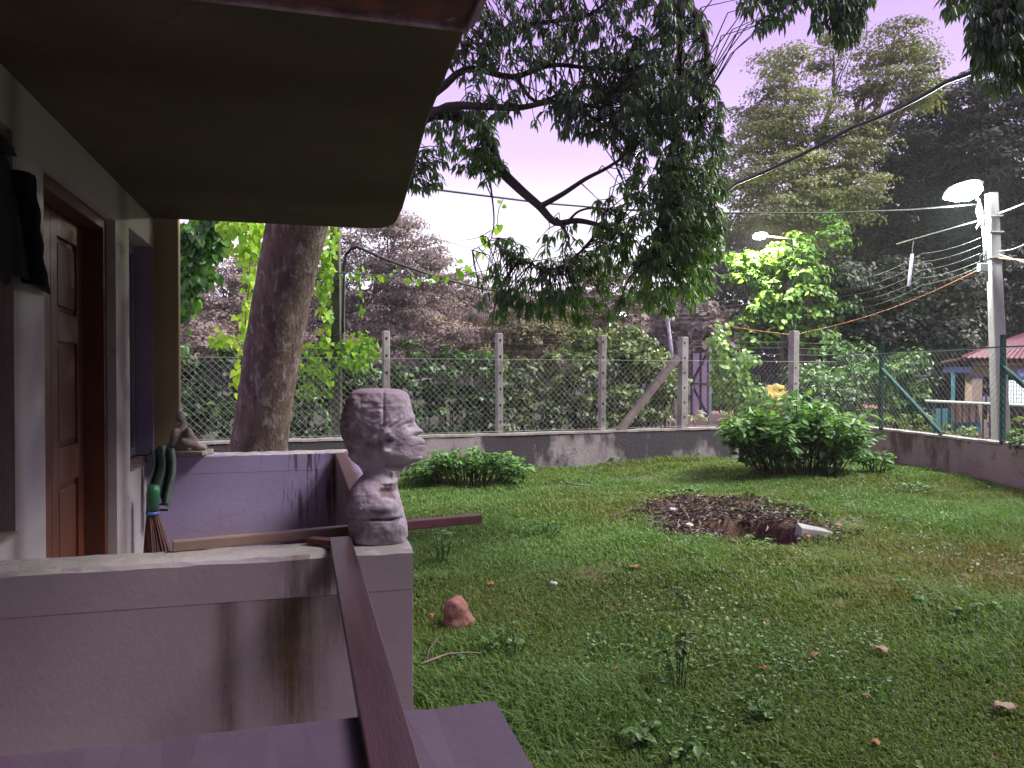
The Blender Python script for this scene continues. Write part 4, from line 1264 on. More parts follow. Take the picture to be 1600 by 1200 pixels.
def bust(scale, loc, rz):
    t = thing('sculpture', 'large grey clay bust in profile with flat-topped cap on the half wall', 'sculpture', loc)
    nz, na = 200, 150
    vs, reds, shade_blotch = [], [], []
    for i in range(nz + 1):
        yy = 108 + (1012 - 108) * i / nz
        b, f, hw = interp(HEAD, yy, 1), interp(HEAD, yy, 2), interp(HEAD, yy, 3)
        cx, a_ = (b + f) / 2, (f - b) / 2
        # nose, lips, chin, brow as forward additions near the midline
        for j in range(na):
            th = 2 * math.pi * j / na
            e = 2.35 if yy < 600 else 2.8
            c_, s_ = math.cos(th), math.sin(th)
            x = cx + a_ * math.copysign(abs(c_) ** (2 / e), c_)
            y = hw * math.copysign(abs(s_) ** (2 / e), s_)
            ay = abs(y)
            fr = max(0.0, c_)
            if yy < 600:
                add = 0
                nose = float(np.interp(yy, [288, 305, 330, 352, 366, 378, 392], [6, 6, 28, 50, 62, 44, 6]))
                wn_ = float(np.interp(yy, [290, 340, 366, 392], [26, 26, 40, 40]))
                add += nose * math.exp(-(ay / wn_) ** 2)
                lips = float(np.interp(yy, [388, 404, 420, 436, 444, 452, 466, 478, 494, 512], [10, 42, 58, 62, 48, 56, 52, 38, 20, 0]))
                add += lips * math.exp(-(ay / 52) ** 2)
                chin = float(np.interp(yy, [466, 484, 500, 520, 540, 554, 568], [0, 14, 38, 58, 60, 38, 6]))
                add += chin * math.exp(-(ay / 52) ** 2)
                add += 11 * gss(yy, 280, 24) * math.exp(-(ay / 70) ** 4)
                x += add * fr
                # eye sockets, cheekbones, jaw
                x -= 26 * gss(yy, 322, 20) * gss(ay, 52, 26) * fr
                x += 11 * gss(yy, 324, 10) * gss(ay, 50, 17) * fr
                k = 12 * gss(yy, 380, 32) * gss(x, 505, 42) + 9 * gss(yy, 500, 26) * gss(x, 445, 60)
                # ear: a rim with a dark hollow, and a lobe below
                ex, ey = x - 392, yy - 418
                rr = math.hypot(ex / 34, ey / 58)
                k += 15 * math.exp(-((rr - 1) / 0.34) ** 2) * (1 if ex < 22 else 0.4) - 26 * gss(x, 402, 24) * gss(yy, 408, 15)
                k += 14 * gss(x, 392, 22) * gss(yy, 474, 18)
                k -= 18 * gss(x, 352, 12) * gss(yy, 430, 40)
                # cap: rim and folds above the ear, a seam down the side
                k += 1.8 * math.exp(-((yy - (300 - 0.12 * (x - 380))) / 18) ** 2) * (1 if 230 < x < 500 else 0.3)
                k -= 8 * gss(x, 375, 4.5) * (1 if yy < 335 else 0)
                k += 3.2 * math.sin(yy * 0.16 + x * 0.11) * gss(yy, 310, 36) * (1 if 330 < x < 520 else 0.4)
                y = math.copysign(ay + k * min(1, ay / (hw * 0.55 + 1)), y)
            else:
                # torn shoulder, slab joint and neck cord
                k = -32 * gss(x, 400, 44) * gss(yy, 712, 30) + 12 * gss(x, 395, 50) * gss(yy, 660, 9) - 17 * math.exp(-((yy - (862 + 0.06 * (x - 380))) / 8) ** 2) * (1 if 300 < x < 480 else 0.35)
                k += 10 * gss(yy, 640 + 0.25 * (x - 360), 14) * gss(x, 360, 60) + 12 * gss(yy, 800, 26) * gss(x, 330, 70)
                k += 12 * gss(x, 425, 10) * gss(yy, 600, 40)
                y = math.copysign(ay + k * min(1, ay / (hw * 0.5 + 1)), y)
            q = Vector((x, y, yy)) / 60
            d = (5.0 + 5.0 * min(1, max(0, (430 - x) / 120)) * (1 if 330 < yy < 600 else 0.3)) * noise.fractal(q, 1.0, 2.1, 5) + 1.6 * noise.noise(q * 5)
            hair = min(1, max(0, (430 - x) / 90)) * min(1, max(0, (yy - 130) / 60)) * min(1, max(0, (600 - yy) / 40))
            d += hair * (9 * noise.noise(q * 1.5 + Vector((5, 0, 2))) + 5 * noise.noise(q * 3.1))
            dirv = Vector((x - cx, y * (a_ / hw), 0)).normalized() if i not in (0, nz) else Vector((0, 0, 0))
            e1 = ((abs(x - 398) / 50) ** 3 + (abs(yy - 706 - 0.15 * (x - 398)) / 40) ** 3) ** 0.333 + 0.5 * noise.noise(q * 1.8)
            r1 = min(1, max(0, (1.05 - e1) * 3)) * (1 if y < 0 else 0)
            r2 = 0.9 * min(1, max(0, (225 - x + 70 * noise.noise(q * 0.9)) / 75)) * (1 if yy > 640 else 0.85)  # back of head and torso darkened in colour as the shaded side
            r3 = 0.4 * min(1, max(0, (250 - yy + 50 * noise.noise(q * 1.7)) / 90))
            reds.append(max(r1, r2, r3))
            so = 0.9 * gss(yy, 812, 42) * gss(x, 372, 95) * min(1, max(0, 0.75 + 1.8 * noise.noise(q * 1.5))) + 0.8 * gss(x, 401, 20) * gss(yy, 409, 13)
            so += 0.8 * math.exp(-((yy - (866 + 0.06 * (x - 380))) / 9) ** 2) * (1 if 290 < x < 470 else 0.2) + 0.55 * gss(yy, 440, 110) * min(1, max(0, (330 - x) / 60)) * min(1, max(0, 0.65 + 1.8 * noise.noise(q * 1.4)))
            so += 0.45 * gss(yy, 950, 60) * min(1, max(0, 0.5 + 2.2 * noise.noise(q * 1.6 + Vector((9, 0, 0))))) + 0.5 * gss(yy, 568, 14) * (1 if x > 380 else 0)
            so += 0.75 * gss(x, 522, 16) * gss(yy, 331, 6) + 0.5 * gss(x, 556, 16) * gss(yy, 447, 5) + 0.4 * gss(x, 545, 9) * gss(yy, 480, 14) + 0.5 * gss(x, 560, 12) * gss(yy, 388, 6) + 0.4 * gss(x, 375, 4) * (1 if 125 < yy < 335 else 0)  # shade painted into eye, mouth and nostril, and the dark cap seam
            shade_blotch.append(min(1, so))
            vs.append(((x - 330 + dirv.x * d) * scale, (y + dirv.y * d) * scale, (1012 - yy + 1.5 * noise.noise(q * 2)) * scale))
    fs = [(i * na + j, (i + 1) * na + j, (i + 1) * na + (j + 1) % na, i * na + (j + 1) % na) for i in range(nz) for j in range(na)]
    fs += [tuple(range(na)), tuple(nz * na + j for j in range(na - 1, -1, -1))]
    M = Matrix.Rotation(rz, 4, 'Z')
    mb = MB()
    mb.add([M @ Vector(v) + Vector(loc) for v in vs], fs)
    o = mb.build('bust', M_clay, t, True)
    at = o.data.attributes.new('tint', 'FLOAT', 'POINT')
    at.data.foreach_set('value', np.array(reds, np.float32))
    at = o.data.attributes.new('shade_blotch', 'FLOAT', 'POINT')
    at.data.foreach_set('value', np.array(shade_blotch, np.float32))
    return t
bd = 2.78
bl = G(588.5, 848, bd)
bl.z = 1.15
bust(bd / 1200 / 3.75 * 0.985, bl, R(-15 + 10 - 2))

# ------------------------------------------------------------------ remeshed lumps (figure, stones)
def lump(name, balls, voxel, m, parent=None, disp=0.0, dscale=8, smooth=2):
    """balls = (centre, radii, rotation about x,y,z) fused into one skin"""
    mb = MB()
    for c, r, rot in balls:
        M = Matrix.Translation(Vector(c)) @ Matrix.Rotation(rot[2], 4, 'Z') @ Matrix.Rotation(rot[1], 4, 'Y') @ Matrix.Rotation(rot[0], 4, 'X')
        vs, fs = [], []
        nu_, nv_ = 16, 10
        for i in range(nv_ + 1):
            ph = math.pi * i / nv_
            for j in range(nu_):
                a_ = 2 * math.pi * j / nu_
                vs.append(M @ Vector((r[0] * math.sin(ph) * math.cos(a_), r[1] * math.sin(ph) * math.sin(a_), -r[2] * math.cos(ph))))
        for i in range(nv_):
            for j in range(nu_):
                fs.append((i * nu_ + j, i * nu_ + (j + 1) % nu_, (i + 1) * nu_ + (j + 1) % nu_, (i + 1) * nu_ + j))
        mb.add(vs, fs)
    me = bpy.data.meshes.new(name)
    me.from_pydata(mb.v, [], mb.f)
    o = bpy.data.objects.new(name, me)
    C.objects.link(o)
    rm_ = o.modifiers.new('r', 'REMESH')
    rm_.mode = 'VOXEL'
    rm_.voxel_size = voxel
    if smooth:
        s = o.modifiers.new('s', 'SMOOTH')
        s.iterations = smooth
    dg = bpy.context.evaluated_depsgraph_get()
    m2 = bpy.data.meshes.new_from_object(o.evaluated_get(dg))
    bpy.data.objects.remove(o)
    if disp:
        m2.update()
        nn = [v.normal.copy() for v in m2.vertices]
        for v, n_ in zip(m2.vertices, nn):
            v.co += n_ * disp * noise.fractal(v.co * dscale, 0.9, 2.0, 4)
    m2.name = name
    return link(name, m2, parent, m, True)

fd = 5.76
fb = G(287, 706, fd)
fb.z = 1.15
s_ = fd / 1200
def fp(px, py, off=0.0):          # figure coordinates: right, toward the viewer
    q = G(px, py, fd - off)
    return q
fig = thing('clay_figure', 'small seated clay figure of a hunched person on the far half wall', 'sculpture', fb)
lump('body', [(fp(281, 651), (.036, .038, .042), (0, 0, 0)), (fp(286, 664), (.03, .03, .04), (0, 0, 0)), (fp(284, 682), (.062, .07, .085), (0, 0.1, 0)), (fp(279, 697), (.085, .085, .055), (0, 0, 0)),
              (fp(272, 684, .06), (.032, .035, .075), (0, 0.2, 0)), (fp(297, 680, .05), (.028, .03, .07), (0, -0.35, 0)), (fp(296, 692, .06), (.075, .045, .035), (0, 0.3, 0)), (fp(310, 698, .03), (.06, .045, .03), (0, 0.1, 0)),
              (fp(292, 699, -.05), (.11, .05, .035), (0, 0, 0)), (fp(301, 688, 0.04), (.035, .035, .03), (0, 0, 0))], 0.009, M_figure, fig, 0.006, 22, 1)
bs2 = MB()
bs2.beam(fp(262, 707) * 1.0, fp(325, 707), 0.22, 0.035)
for q in range(len(bs2.v)):
    x, y, z = bs2.v[q]
    bs2.v[q] = (x, y, 1.15 + (0.034 if z > fp(290, 707).z else 0.001))
bs2.build('plinth', M_figure, fig, bevel=0.006)

# ------------------------------------------------------------------ planks on the walls
def plank(name, label, cat, a, b, w, h, m, group=None, bev=0.003, sag=0.0):
    a, b = Vector(a), Vector(b)
    mb = MB()
    n = 10
    d = (b - a).normalized()
    sd_ = d.cross(Vector((0, 0, 1))).normalized()
    u = sd_.cross(d)
    vs, fs = [], []
    for i in range(n + 1):
        p = a.lerp(b, i / n) + Vector((0, 0, -sag * 4 * (i / n) * (1 - i / n)))
        j = random.uniform(-0.0008, 0.0008)
        vs += [p - sd_ * (w / 2 + j) - u * h / 2, p + sd_ * (w / 2 + j) - u * h / 2, p + sd_ * (w / 2 - j) + u * h / 2, p - sd_ * (w / 2 - j) + u * h / 2]
    for i in range(n):
        for k in range(4):
            fs.append((i * 4 + k, i * 4 + (k + 1) % 4, i * 4 + 4 + (k + 1) % 4, i * 4 + 4 + k))
    fs += [(3, 2, 1, 0), tuple(n * 4 + k for k in range(4))]
    mb.add(vs, fs)
    o = mb.build(name, m, None, bevel=bev)
    if label: tag(o, label, cat, group)
    return o
zt = 1.151 + 0.016
def pz(px, py, z):          # the point of height z seen at (px, py)
    v = 1200 * (EYE - z) / (py - 585)
    return G(px, py, v)
fa, na_ = pz(531, 838, zt + .016), pz(607, 1160, zt + .016)
dd = (na_ - fa).normalized()
fa.z = na_.z = zt
plank('plank', 'long reddish brown plank bridging the gap between the two nearest half walls', 'plank', fa, na_ + dd * 0.42, 0.074, 0.030, M_plank)
b0, b1 = pz(268, 845, 1.188), pz(750, 803, 1.188)
b0.z = b1.z = 1.170
bt = thing('batten', 'thin grey-brown batten with a red end sticking out over the lawn behind the clay head', 'batten', (b0 + b1) / 2)
cut = b0.lerp(b1, 0.60)
bx = plank('shaft', None, None, b0, cut, 0.042, 0.034, M_batten, sag=0)
by = plank('painted_end', None, None, cut, b1, 0.042, 0.034, M_plank_end, sag=0)
for o in (bx, by):
    o.parent = bt
    o.location = -bt.location
plank('wood_offcut', 'short dark wood offcut lying where the plank and the batten meet', 'wood', pz(484, 838, 1.18) + Vector((0, 0, -.012)), pz(522, 842, 1.18) + Vector((0, 0, -.012)), 0.05, 0.018, M_jamb)

# ------------------------------------------------------------------ broom, hanging cloth, hanging jacket
bv = 5.15
br_ = thing('broom', 'grass broom with green plastic grip leaning in the corner by the lilac half wall', 'broom', G(245, 868, bv))
br_.location.z = 0.45
hm_ = MB()
hm_.tube([G(239, 758, bv), G(238, 770, bv), G(237, 800, bv)], [0.036, 0.042, 0.040], 14)
hm_.build('grip', M_green if False else mat('green_plastic', (0.03, 0.14, 0.075), (0.02, 0.10, 0.055), 5, 0.4, 0.1), br_, True)
cb = MB()
cb.tube([G(237, 799.5, bv), G(237, 804, bv)], 0.043, 14)
cb.build('collar', mat('blue_plastic', (0.10, 0.20, 0.55), None, 5, 0.4, 0), br_, True)
bm_ = MB()
for i in range(130):
    a_ = random.random() * 6.283
    r_2 = math.sqrt(random.random())
    top = G(237, 803, bv) + Vector((math.cos(a_) * 0.036 * r_2, math.sin(a_) * 0.036 * r_2, 0))
    e_ = G(246, 872, bv)
    e_.z = 0.46 + random.uniform(0, 0.03)
    e_ += Vector((math.cos(a_) * 0.10 * r_2, math.sin(a_) * 0.06 * r_2, 0))
    bm_.tube([top, top.lerp(e_, 0.5) + Vector(rng.normal(size=3)) * 0.004, e_], [0.004, 0.0032, 0.0022], 3, False)
o = bm_.build('bristles', mat('straw', (0.17, 0.085, 0.07), (0.10, 0.05, 0.045), 9, 0.8, 0), br_)
o['kind'] = 'stuff'

def cloth(name, label, cat, fn, nu_, nv_, m, thick=0.004, parent=None):
    vs = [fn(i / nu_, j / nv_) for j in range(nv_ + 1) for i in range(nu_ + 1)]
    fs = [(j * (nu_ + 1) + i, j * (nu_ + 1) + i + 1, (j + 1) * (nu_ + 1) + i + 1, (j + 1) * (nu_ + 1) + i) for j in range(nv_) for i in range(nu_)]
    mb = MB()
    mb.add(vs, fs)
    o = mb.build(name, m, parent, True)
    s = o.modifiers.new('thickness', 'SOLIDIFY')
    s.thickness = thick
    s2 = o.modifiers.new('soft', 'SUBSURF')
    s2.levels = s2.render_levels = 1
    if label: tag(o, label, cat)
    return o
cv = 5.5
M_gcloth = mat('grey_green_cloth', (0.10, 0.145, 0.135), (0.065, 0.095, 0.09), 14, 0.9, 0.4, 160, 0.003, spots=((0.16, 0.2, 0.18), 12, 0.62))
def cl_fn(s, t_):
    # over the wall corner at the top, then hanging; two tails of unequal length
    wd_ = 1 - 0.35 * t_
    px = 252 + (s - 0.5) * (38 * wd_) + 4 * math.sin(t_ * 5) + (-6 if s < 0.4 else 4) * t_
    py = 698 + t_ * (92 if s > 0.45 else 76) + 3 * math.sin(s * 9)
    q = G(px, py, cv - 0.05 * math.sin(s * 16 + 2 * t_) * (0.4 + t_) - 0.03)
    return q
ct = thing('hanging_cloth', 'grey-green cloth draped over the corner of the lilac half wall above the broom', 'cloth', G(252, 790, cv))
cloth('cloth', None, None, cl_fn, 22, 20, M_gcloth, 0.005, ct)
def cl2(s, t_):
    q = G(238 + s * 36, 700 + t_ * 8 - 6 * math.sin(s * 3.14), cv + 0.02 + 0.42 * t_ * 0.9)
    q.z = 1.165 + 0.025 * math.sin(s * 7) * (1 - t_) + 0.02
    return q
cloth('cloth_fold', None, None, cl2, 14, 8, M_gcloth, 0.008, ct)
for yy in (788, 797):
    hmm = MB()
    hmm.beam(G(247, yy, cv - 0.085), G(261, yy, cv - 0.085), 0.012, 0.014)
    hmm.build('hem_band', M_black, ct)

jv = 3.05
jk = thing('jacket', 'black jacket hanging from a hook on the wall at the left edge', 'jacket', G(15, 490, jv))
M_jacket = mat('black_fabric', (0.005, 0.005, 0.006), (0.008, 0.008, 0.010), 18, 0.95, 0.4, 120, 0.003, spec=0.05)
def on_wall(px, z, off):
    k = (px - 800) / 1200
    X = FX + off
    return Vector((X, X * (CY - k * SY) / (SY + k * CY), z))
def jk_fn(s, t_):
    # shoulders narrow on the hook, skirts wider; the cloth stands off the wall and comes back to it at both sides
    right = 14 + 34 * min(1, t_ * 4) ** 0.5 + 30 * t_ ** 1.3
    left = -22 - 70 * min(1, t_ * 3) ** 0.5
    px = left + (right - left) * s
    drop = 0.02 if s > 0.62 else 0.0
    z = 2.575 - 0.10 * (2 * abs(s - 0.45)) ** 2 * max(0, 1 - t_ * 3) - t_ * (0.515 - drop * 2.2)
    off = 0.012 + (0.085 + 0.035 * t_) * math.sin(math.pi * min(1, max(0, s))) ** 0.7 + 0.017 * math.sin(s * 24 + 2.2 * t_) * min(1, t_ * 2) * math.sin(math.pi * s)
    return on_wall(px, z, off)
cloth('body', None, None, jk_fn, 44, 22, M_jacket, 0.012, jk)
def sl_fn(s, t_):
    a_ = 6.283 * s
    c = on_wall(30 + 26 * t_ ** 0.9, 2.50 - 0.40 * t_, 0.10 + 0.02 * t_)
    r = 0.045 - 0.005 * t_ + 0.005 * math.sin(t_ * 22 + a_) + 0.004 * math.sin(3 * a_ + 5 * t_)
    return Vector((c.x + r * math.cos(a_), c.y + r * math.sin(a_), c.z))
cloth('sleeve', None, None, sl_fn, 18, 16, M_jacket, 0.006, jk)
def co_fn(s, t_):
    return on_wall(-14 + 40 * s, 2.585 - 0.06 * math.sin(math.pi * s) * t_ - 0.02 * t_, 0.05 + 0.05 * math.sin(math.pi * s) + 0.03 * t_)
cloth('collar', None, None, co_fn, 14, 4, M_jacket, 0.01, jk)
hk = MB()
q = on_wall(6, 2.57, 0.03)
hk.tube([Vector((FX, q.y, q.z + 0.02)), Vector((FX + 0.06, q.y, q.z + 0.01)), Vector((FX + 0.07, q.y, q.z + 0.035))], 0.006, 6)
hk.build('hook', M_jamb, jk)

# ------------------------------------------------------------------ bushes on the lawn
def leafy_bush(label, stems, m, leaf, per, base, indiv=300, shape='oval', spread=0.16, wide=0.55):
    t = thing('bush', label, 'bush', base)
    P, A, Nn, T, L = [], [], [], [], []
    for s in stems:
        mb = MB()
        mb.tube(s, [0.014 - 0.009 * i / (len(s) - 1) for i in range(len(s))], 5, False)
        mb.build('stem', M_twig, t, True)
        n = len(s)
        for k in range(per):
            f = random.random() ** 0.6
            f = 0.18 + 0.82 * f
            i = min(int(f * (n - 1)), n - 2)
            p = s[i].lerp(s[i + 1], f * (n - 1) - i)
            ax = (s[i + 1] - s[i]).normalized()
            az = random.random() * 6.283
            h = np.array([math.cos(az), math.sin(az), 0])
            d = h * 0.8 + np.array(ax) * 0.35 + np.array([0, 0, random.uniform(-0.75, 0.35)])
            P.append(np.array(p) + h * random.uniform(0.01, spread))
            A.append(norm(d[None])[0])
            Nn.append(np.array([0, 0, 0.9]) + h * 0.35 + np.array([-SY, -CY, 0]) * 0.25 + rng.normal(size=3) * 0.3)
            T.append(np.clip(0.25 + 0.45 * f + random.gauss(0, 0.2), 0, 1)); L.append(leaf * random.uniform(0.6, 1.25))
    P, A, Nn, T, L = map(np.array, (P, A, Nn, T, L))
    leaves(t, 'leaves', m, shape, P, A, Nn, L, L * wide, T, indiv=indiv)
    return t
def stems_for(px0, px1, py, v, n, hpx, leanpx, dv=0.45, curve=None):
    out = []
    for i in range(n):
        f = (i + 0.5) / n + random.uniform(-.4, .4) / n
        bx_ = px0 + (px1 - px0) * (0.22 + 0.56 * f)
        vv = v + random.uniform(-dv, dv) * 0.5
        a_ = G(bx_, 0, vv)
        a_.z = -0.02
        h = hpx * (curve(f) if curve else 1) * random.uniform(0.62, 1.05)
        tx = px0 + (px1 - px0) * f + random.uniform(-leanpx, leanpx)
        b_ = G(tx, py - h, vv + random.uniform(-dv, dv))
        mid = a_.lerp(b_, 0.55) + Vector((0, 0, 0.08))
        pts = [a_, a_.lerp(mid, .5), mid, mid.lerp(b_, .5) + Vector(rng.normal(size=3)) * 0.03, b_]
        out.append(pts)
    return out
leafy_bush('large leafy green bush hiding the wall corner under the tall concrete post', stems_for(1138, 1356, 752, 13.1, 84, 120, 12, 0.6, lambda f: 0.66 + 0.40 * math.sin(3.1 * f) ** 0.7 + 0.06 * math.sin(14 * f)), L_bush, 0.17, 46, onground(1245, 750) * 1.0, 300, wide=0.48)
leafy_bush('low spreading weed clump against the blackened wall beside the clay head face', stems_for(628, 832, 762, 12.0, 60, 52, 10, 0.4, lambda f: 0.6 + 0.6 * math.sin(3.1 * min(1, f * 1.0)) ** 1), L_bush, 0.095, 34, onground(735, 765) * 1.0, 250, spread=0.07)
leafy_bush('small bright sprig at the right foot of the large bush', stems_for(1340, 1395, 742, 13.0, 8, 34, 5, 0.3), L_bush, 0.12, 14, onground(1368, 742) * 1.0, 60, spread=0.06)
leafy_bush('leafy sprig growing on the mossy wall at the right edge', [[W(7.72, 11.9, .6), W(7.68, 11.8, .75), W(7.7, 11.75, .92)], [W(7.8, 11.9, .6), W(7.85, 11.8, .74), W(7.9, 11.7, .86)], [W(7.78, 11.85, .6), W(7.76, 11.8, .7), W(7.8, 11.7, .78)]], L_bush, 0.10, 16, W(7.78, 11.85, 0.6), 48, spread=0.06)

# ------------------------------------------------------------------ grass, ground cover, debris
def in_lawn(u, v):
    # inside the boundary and outside the house
    ok = v < 14.24 + 0.38 * u - 0.14
    tR = (16.957 - v) / (16.957 - 4.7)
    ok &= u < 7.15 + tR * 1.7 - 0.14
    X = u * CY + v * SY
    Y = -u * SY + v * CY
    ok &= ~((X < 0.37) & (Y < 6.55)) & ~((X < -0.9) & (Y < 6.95))
    ok &= ~((X < -4.5))
    return ok
def snoise(u, v, s, seed):
    r = np.random.default_rng(seed)
    out = np.zeros_like(u)
    for k in range(7):
        a = r.random() * 6.283
        f = s * (0.6 + 1.6 * r.random())
        out += np.sin((u * math.cos(a) + v * math.sin(a)) * f + r.random() * 6.283)
    return out / 3.0
def scatter(n, v0, v1, pw):
    """ground points, thinning with distance"""
    q = rng.random(n)
    v = (v0 ** pw + q * (v1 ** pw - v0 ** pw)) ** (1 / pw)
    u = (rng.random(n) * 1.72 - 0.86) * v + rng.normal(size=n) * 0.3
    return u, v
u, v = scatter(620000, 1.6, 17.2, 0.8)
ok = in_lawn(u, v)
dmk = debris_mask(u, v)
ok &= ~((dmk < 1.0) & (rng.random(len(u)) > 0.05 + 0.7 * np.clip(dmk - 0.55, 0, 1)))
ok &= np.hypot((u - HU) / 0.98, (v - HV) / 1.15) > HR * 1.05
bare = snoise(u, v, 2.6, 5)
ok &= ~((bare < -1.15) & (rng.random(len(u)) > 0.25))
u, v, bare = u[ok], v[ok], bare[ok]
n = len(u)
tall = np.clip(0.5 + 0.45 * snoise(u, v, 1.5, 3) + 0.25 * snoise(u, v, 5, 9), 0.05, 1.4)
edge = np.clip(1 - (14.24 + 0.38 * u - v) / 0.9, 0, 1)
hgt = (0.028 + 0.055 * tall) * (0.6 + 0.8 * rng.random(n)) * (1 + 1.0 * edge)
z = gh(u, v)
P = np.stack([u * CY + v * SY, -u * SY + v * CY, z - 0.004], -1)
az = rng.random(n) * 6.283
lean = 0.25 + 0.75 * rng.random(n)
hd = np.stack([np.cos(az), np.sin(az), np.zeros(n)], -1)
S = np.stack([-np.sin(az), np.cos(az), np.zeros(n)], -1)
wd_ = (0.0032 + 0.0042 * rng.random(n)) * (0.75 + v * 0.05)
V0 = P - S * wd_[:, None]
V1 = P + S * wd_[:, None]
mid = P + hd * (hgt * lean * 0.35)[:, None] + np.array([0, 0, 1]) * (hgt * 0.62)[:, None]
V2 = mid - S * (wd_ * 0.8)[:, None]
V3_ = mid + S * (wd_ * 0.8)[:, None]
V4 = P + hd * (hgt * lean * 1.15)[:, None] + np.array([0, 0, 1]) * (hgt * (1.05 - 0.35 * lean))[:, None]
VV = np.stack([V0, V1, V2, V3_, V4], 1).reshape(-1, 3)
T0 = np.array([[0, 1, 3], [0, 3, 2], [2, 3, 4]])
TT = (T0[None] + (np.arange(n) * 5)[:, None, None]).reshape(-1, 3)
yel = 0.66 + 0.22 * snoise(u, v, 1.1, 11) + 0.10 * snoise(u, v, 4, 17) + 0.12 * rng.normal(size=n) - 0.10 * (v < 6.5) - 0.06 * (u > 1) + 0.06 * (v > 10)
me = big_mesh('grass', VV, TT, np.repeat(np.clip(yel, 0, 1), 5))
tag(link('grass', me, None, L_grass), kind='stuff')

u, v = scatter(90000, 1.6, 17.0, 0.8)
ok = in_lawn(u, v) & (debris_mask(u, v) > 0.9) & (snoise(u, v, 2.2, 21) + 0.5 * snoise(u, v, 7, 22) > 0.15)
u, v = u[ok], v[ok]
n = len(u)
hg = 0.012 + 0.05 * rng.random(n) ** 1.6
P = np.stack([u * CY + v * SY, -u * SY + v * CY, gh(u, v) + hg], -1)
A = rng.normal(size=(n, 3)); A[:, 2] *= 0.35
Nn = rng.normal(size=(n, 3)) * 0.42 + np.array([0, 0, 1])
L = 0.014 + 0.024 * rng.random(n)
o = leaves(None, 'ground_cover', L_cover, 'oval', P, A, Nn, L, L * 0.75, rng.random(n))
tag(o, kind='stuff')

# dug-up litter heaped round the pit
n = 5200
u = 2.60 + 1.3 * rng.normal(size=n) * 0.55
v = 9.1 + 1.55 * rng.normal(size=n) * 0.5
ok = (debris_mask(u, v) < 1.2 + 0.9 * rng.random(n) ** 4) & (np.hypot((u - HU) / 0.98, (v - HV) / 1.15) > HR * 0.97)
u, v = u[ok], v[ok]
n = len(u)
P = np.stack([u * CY + v * SY, -u * SY + v * CY, gh(u, v) + 0.006 + 0.035 * rng.random(n)], -1)
A = rng.normal(size=(n, 3)); A[:, 2] *= 0.28
Nn = rng.normal(size=(n, 3)) * 0.4 + np.array([0, 0, 1])
L = 0.04 + 0.11 * rng.random(n)
o = leaves(None, 'dry_leaf_litter', L_litter, 'kite', P, A, Nn, L, L * (0.1 + 0.25 * rng.random(n)), rng.random(n) ** 1.4)
tag(o, kind='stuff')
# weeds growing over the heap
def weed(label, px, py, rad, n, leaf, m, h, group=None, shape='oval', indiv=60, cat='weed', name='weed'):
    b = onground(px, py)
    t = thing(name, label, cat, b, group)
    P, A, Nn, T, L = [], [], [], [], []
    ns = max(3, n // 9)
    for s in range(ns):
        az = random.random() * 6.283
        r = rad * math.sqrt(random.random())
        a_ = b + Vector((math.cos(az), math.sin(az), 0)) * r * 0.4
        e_ = b + Vector((math.cos(az) * r, math.sin(az) * r, h * random.uniform(0.5, 1)))
        mb = MB()
        pts = [a_, a_.lerp(e_, 0.5) + Vector((0, 0, h * 0.12)), e_]
        mb.tube(pts, [0.004, 0.003, 0.002], 4, False)
        mb.build('stem', M_twig if False else M_green_stem, t)
        for k in range(n // ns):
            f = random.random() ** 0.6
            p = a_.lerp(e_, f) + Vector((0, 0, h * 0.12 * 4 * f * (1 - f)))
            a2 = random.random() * 6.283
            hh = np.array([math.cos(a2), math.sin(a2), random.uniform(-.35, .4)])
            P.append(np.array(p)); A.append(hh); Nn.append(np.array([0, 0, 1.0]) + rng.normal(size=3) * 0.35)
            T.append(random.random()); L.append(leaf * random.uniform(0.6, 1.2))
    leaves(t, 'leaves', m, shape, *map(np.array, (P, A, Nn)), np.array(L), np.array(L) * 0.62, np.array(T), indiv=indiv)
    return t
M_green_stem = mat('green_stem', (0.05, 0.10, 0.03), None, 5, 0.6, 0)
weed('creeping weeds across the heap of dry litter behind the pit', 1185, 800, 0.55, 240, 0.085, L_bush, 0.12, indiv=100)
weed('low weeds creeping over the near rim of the pit', 1150, 856, 0.55, 150, 0.06, L_bush, 0.07, indiv=80)
weed('low weeds between the concrete block and the heap', 1255, 806, 0.4, 110, 0.06, L_bush, 0.10, indiv=60)
weed('weed tuft at the far left rim of the dry litter heap', 1055, 780, 0.40, 110, 0.08, L_bush, 0.22, indiv=90)
weed('pale broad-leaved weed at the bottom edge below the lawn middle', 1045, 1185, 0.22, 80, 0.055, L_cover, 0.12, indiv=80)
weed('tall dusky weed with a thin stem left of the lawn middle', 1060, 1080, 0.16, 80, 0.05, L_cover, 0.34, indiv=70)
weed('grey-green weed right of the red stone', 800, 1022, 0.20, 80, 0.05, L_cover, 0.16, indiv=70)
weed('feathery tall weed between the half wall end and the red stone', 690, 880, 0.22, 110, 0.05, L_bush, 0.34, indiv=90)
weed('weedy patch right of the batten end', 850, 835, 0.40, 120, 0.05, L_bush, 0.18, indiv=80)
weed('clump of lush weeds near the right edge of the lawn', 1500, 960, 0.45, 150, 0.06, L_bush, 0.16, indiv=100)
weed('rank weed clump where the lawn meets the mossy wall', 1430, 770, 0.40, 110, 0.06, L_bush, 0.16, indiv=80)
weed('dark weeds along the foot of the blackened wall', 950, 722, 0.7, 160, 0.08, L_bush, 0.20, indiv=80)
weed('thin weeds along the wall foot just left of the large bush', 1085, 716, 0.7, 160, 0.08, L_bush, 0.20, indiv=80)
weed('small weed with a leaning stalk in the middle of the lawn', 1080, 950, 0.14, 40, 0.045, L_cover, 0.2, indiv=40)
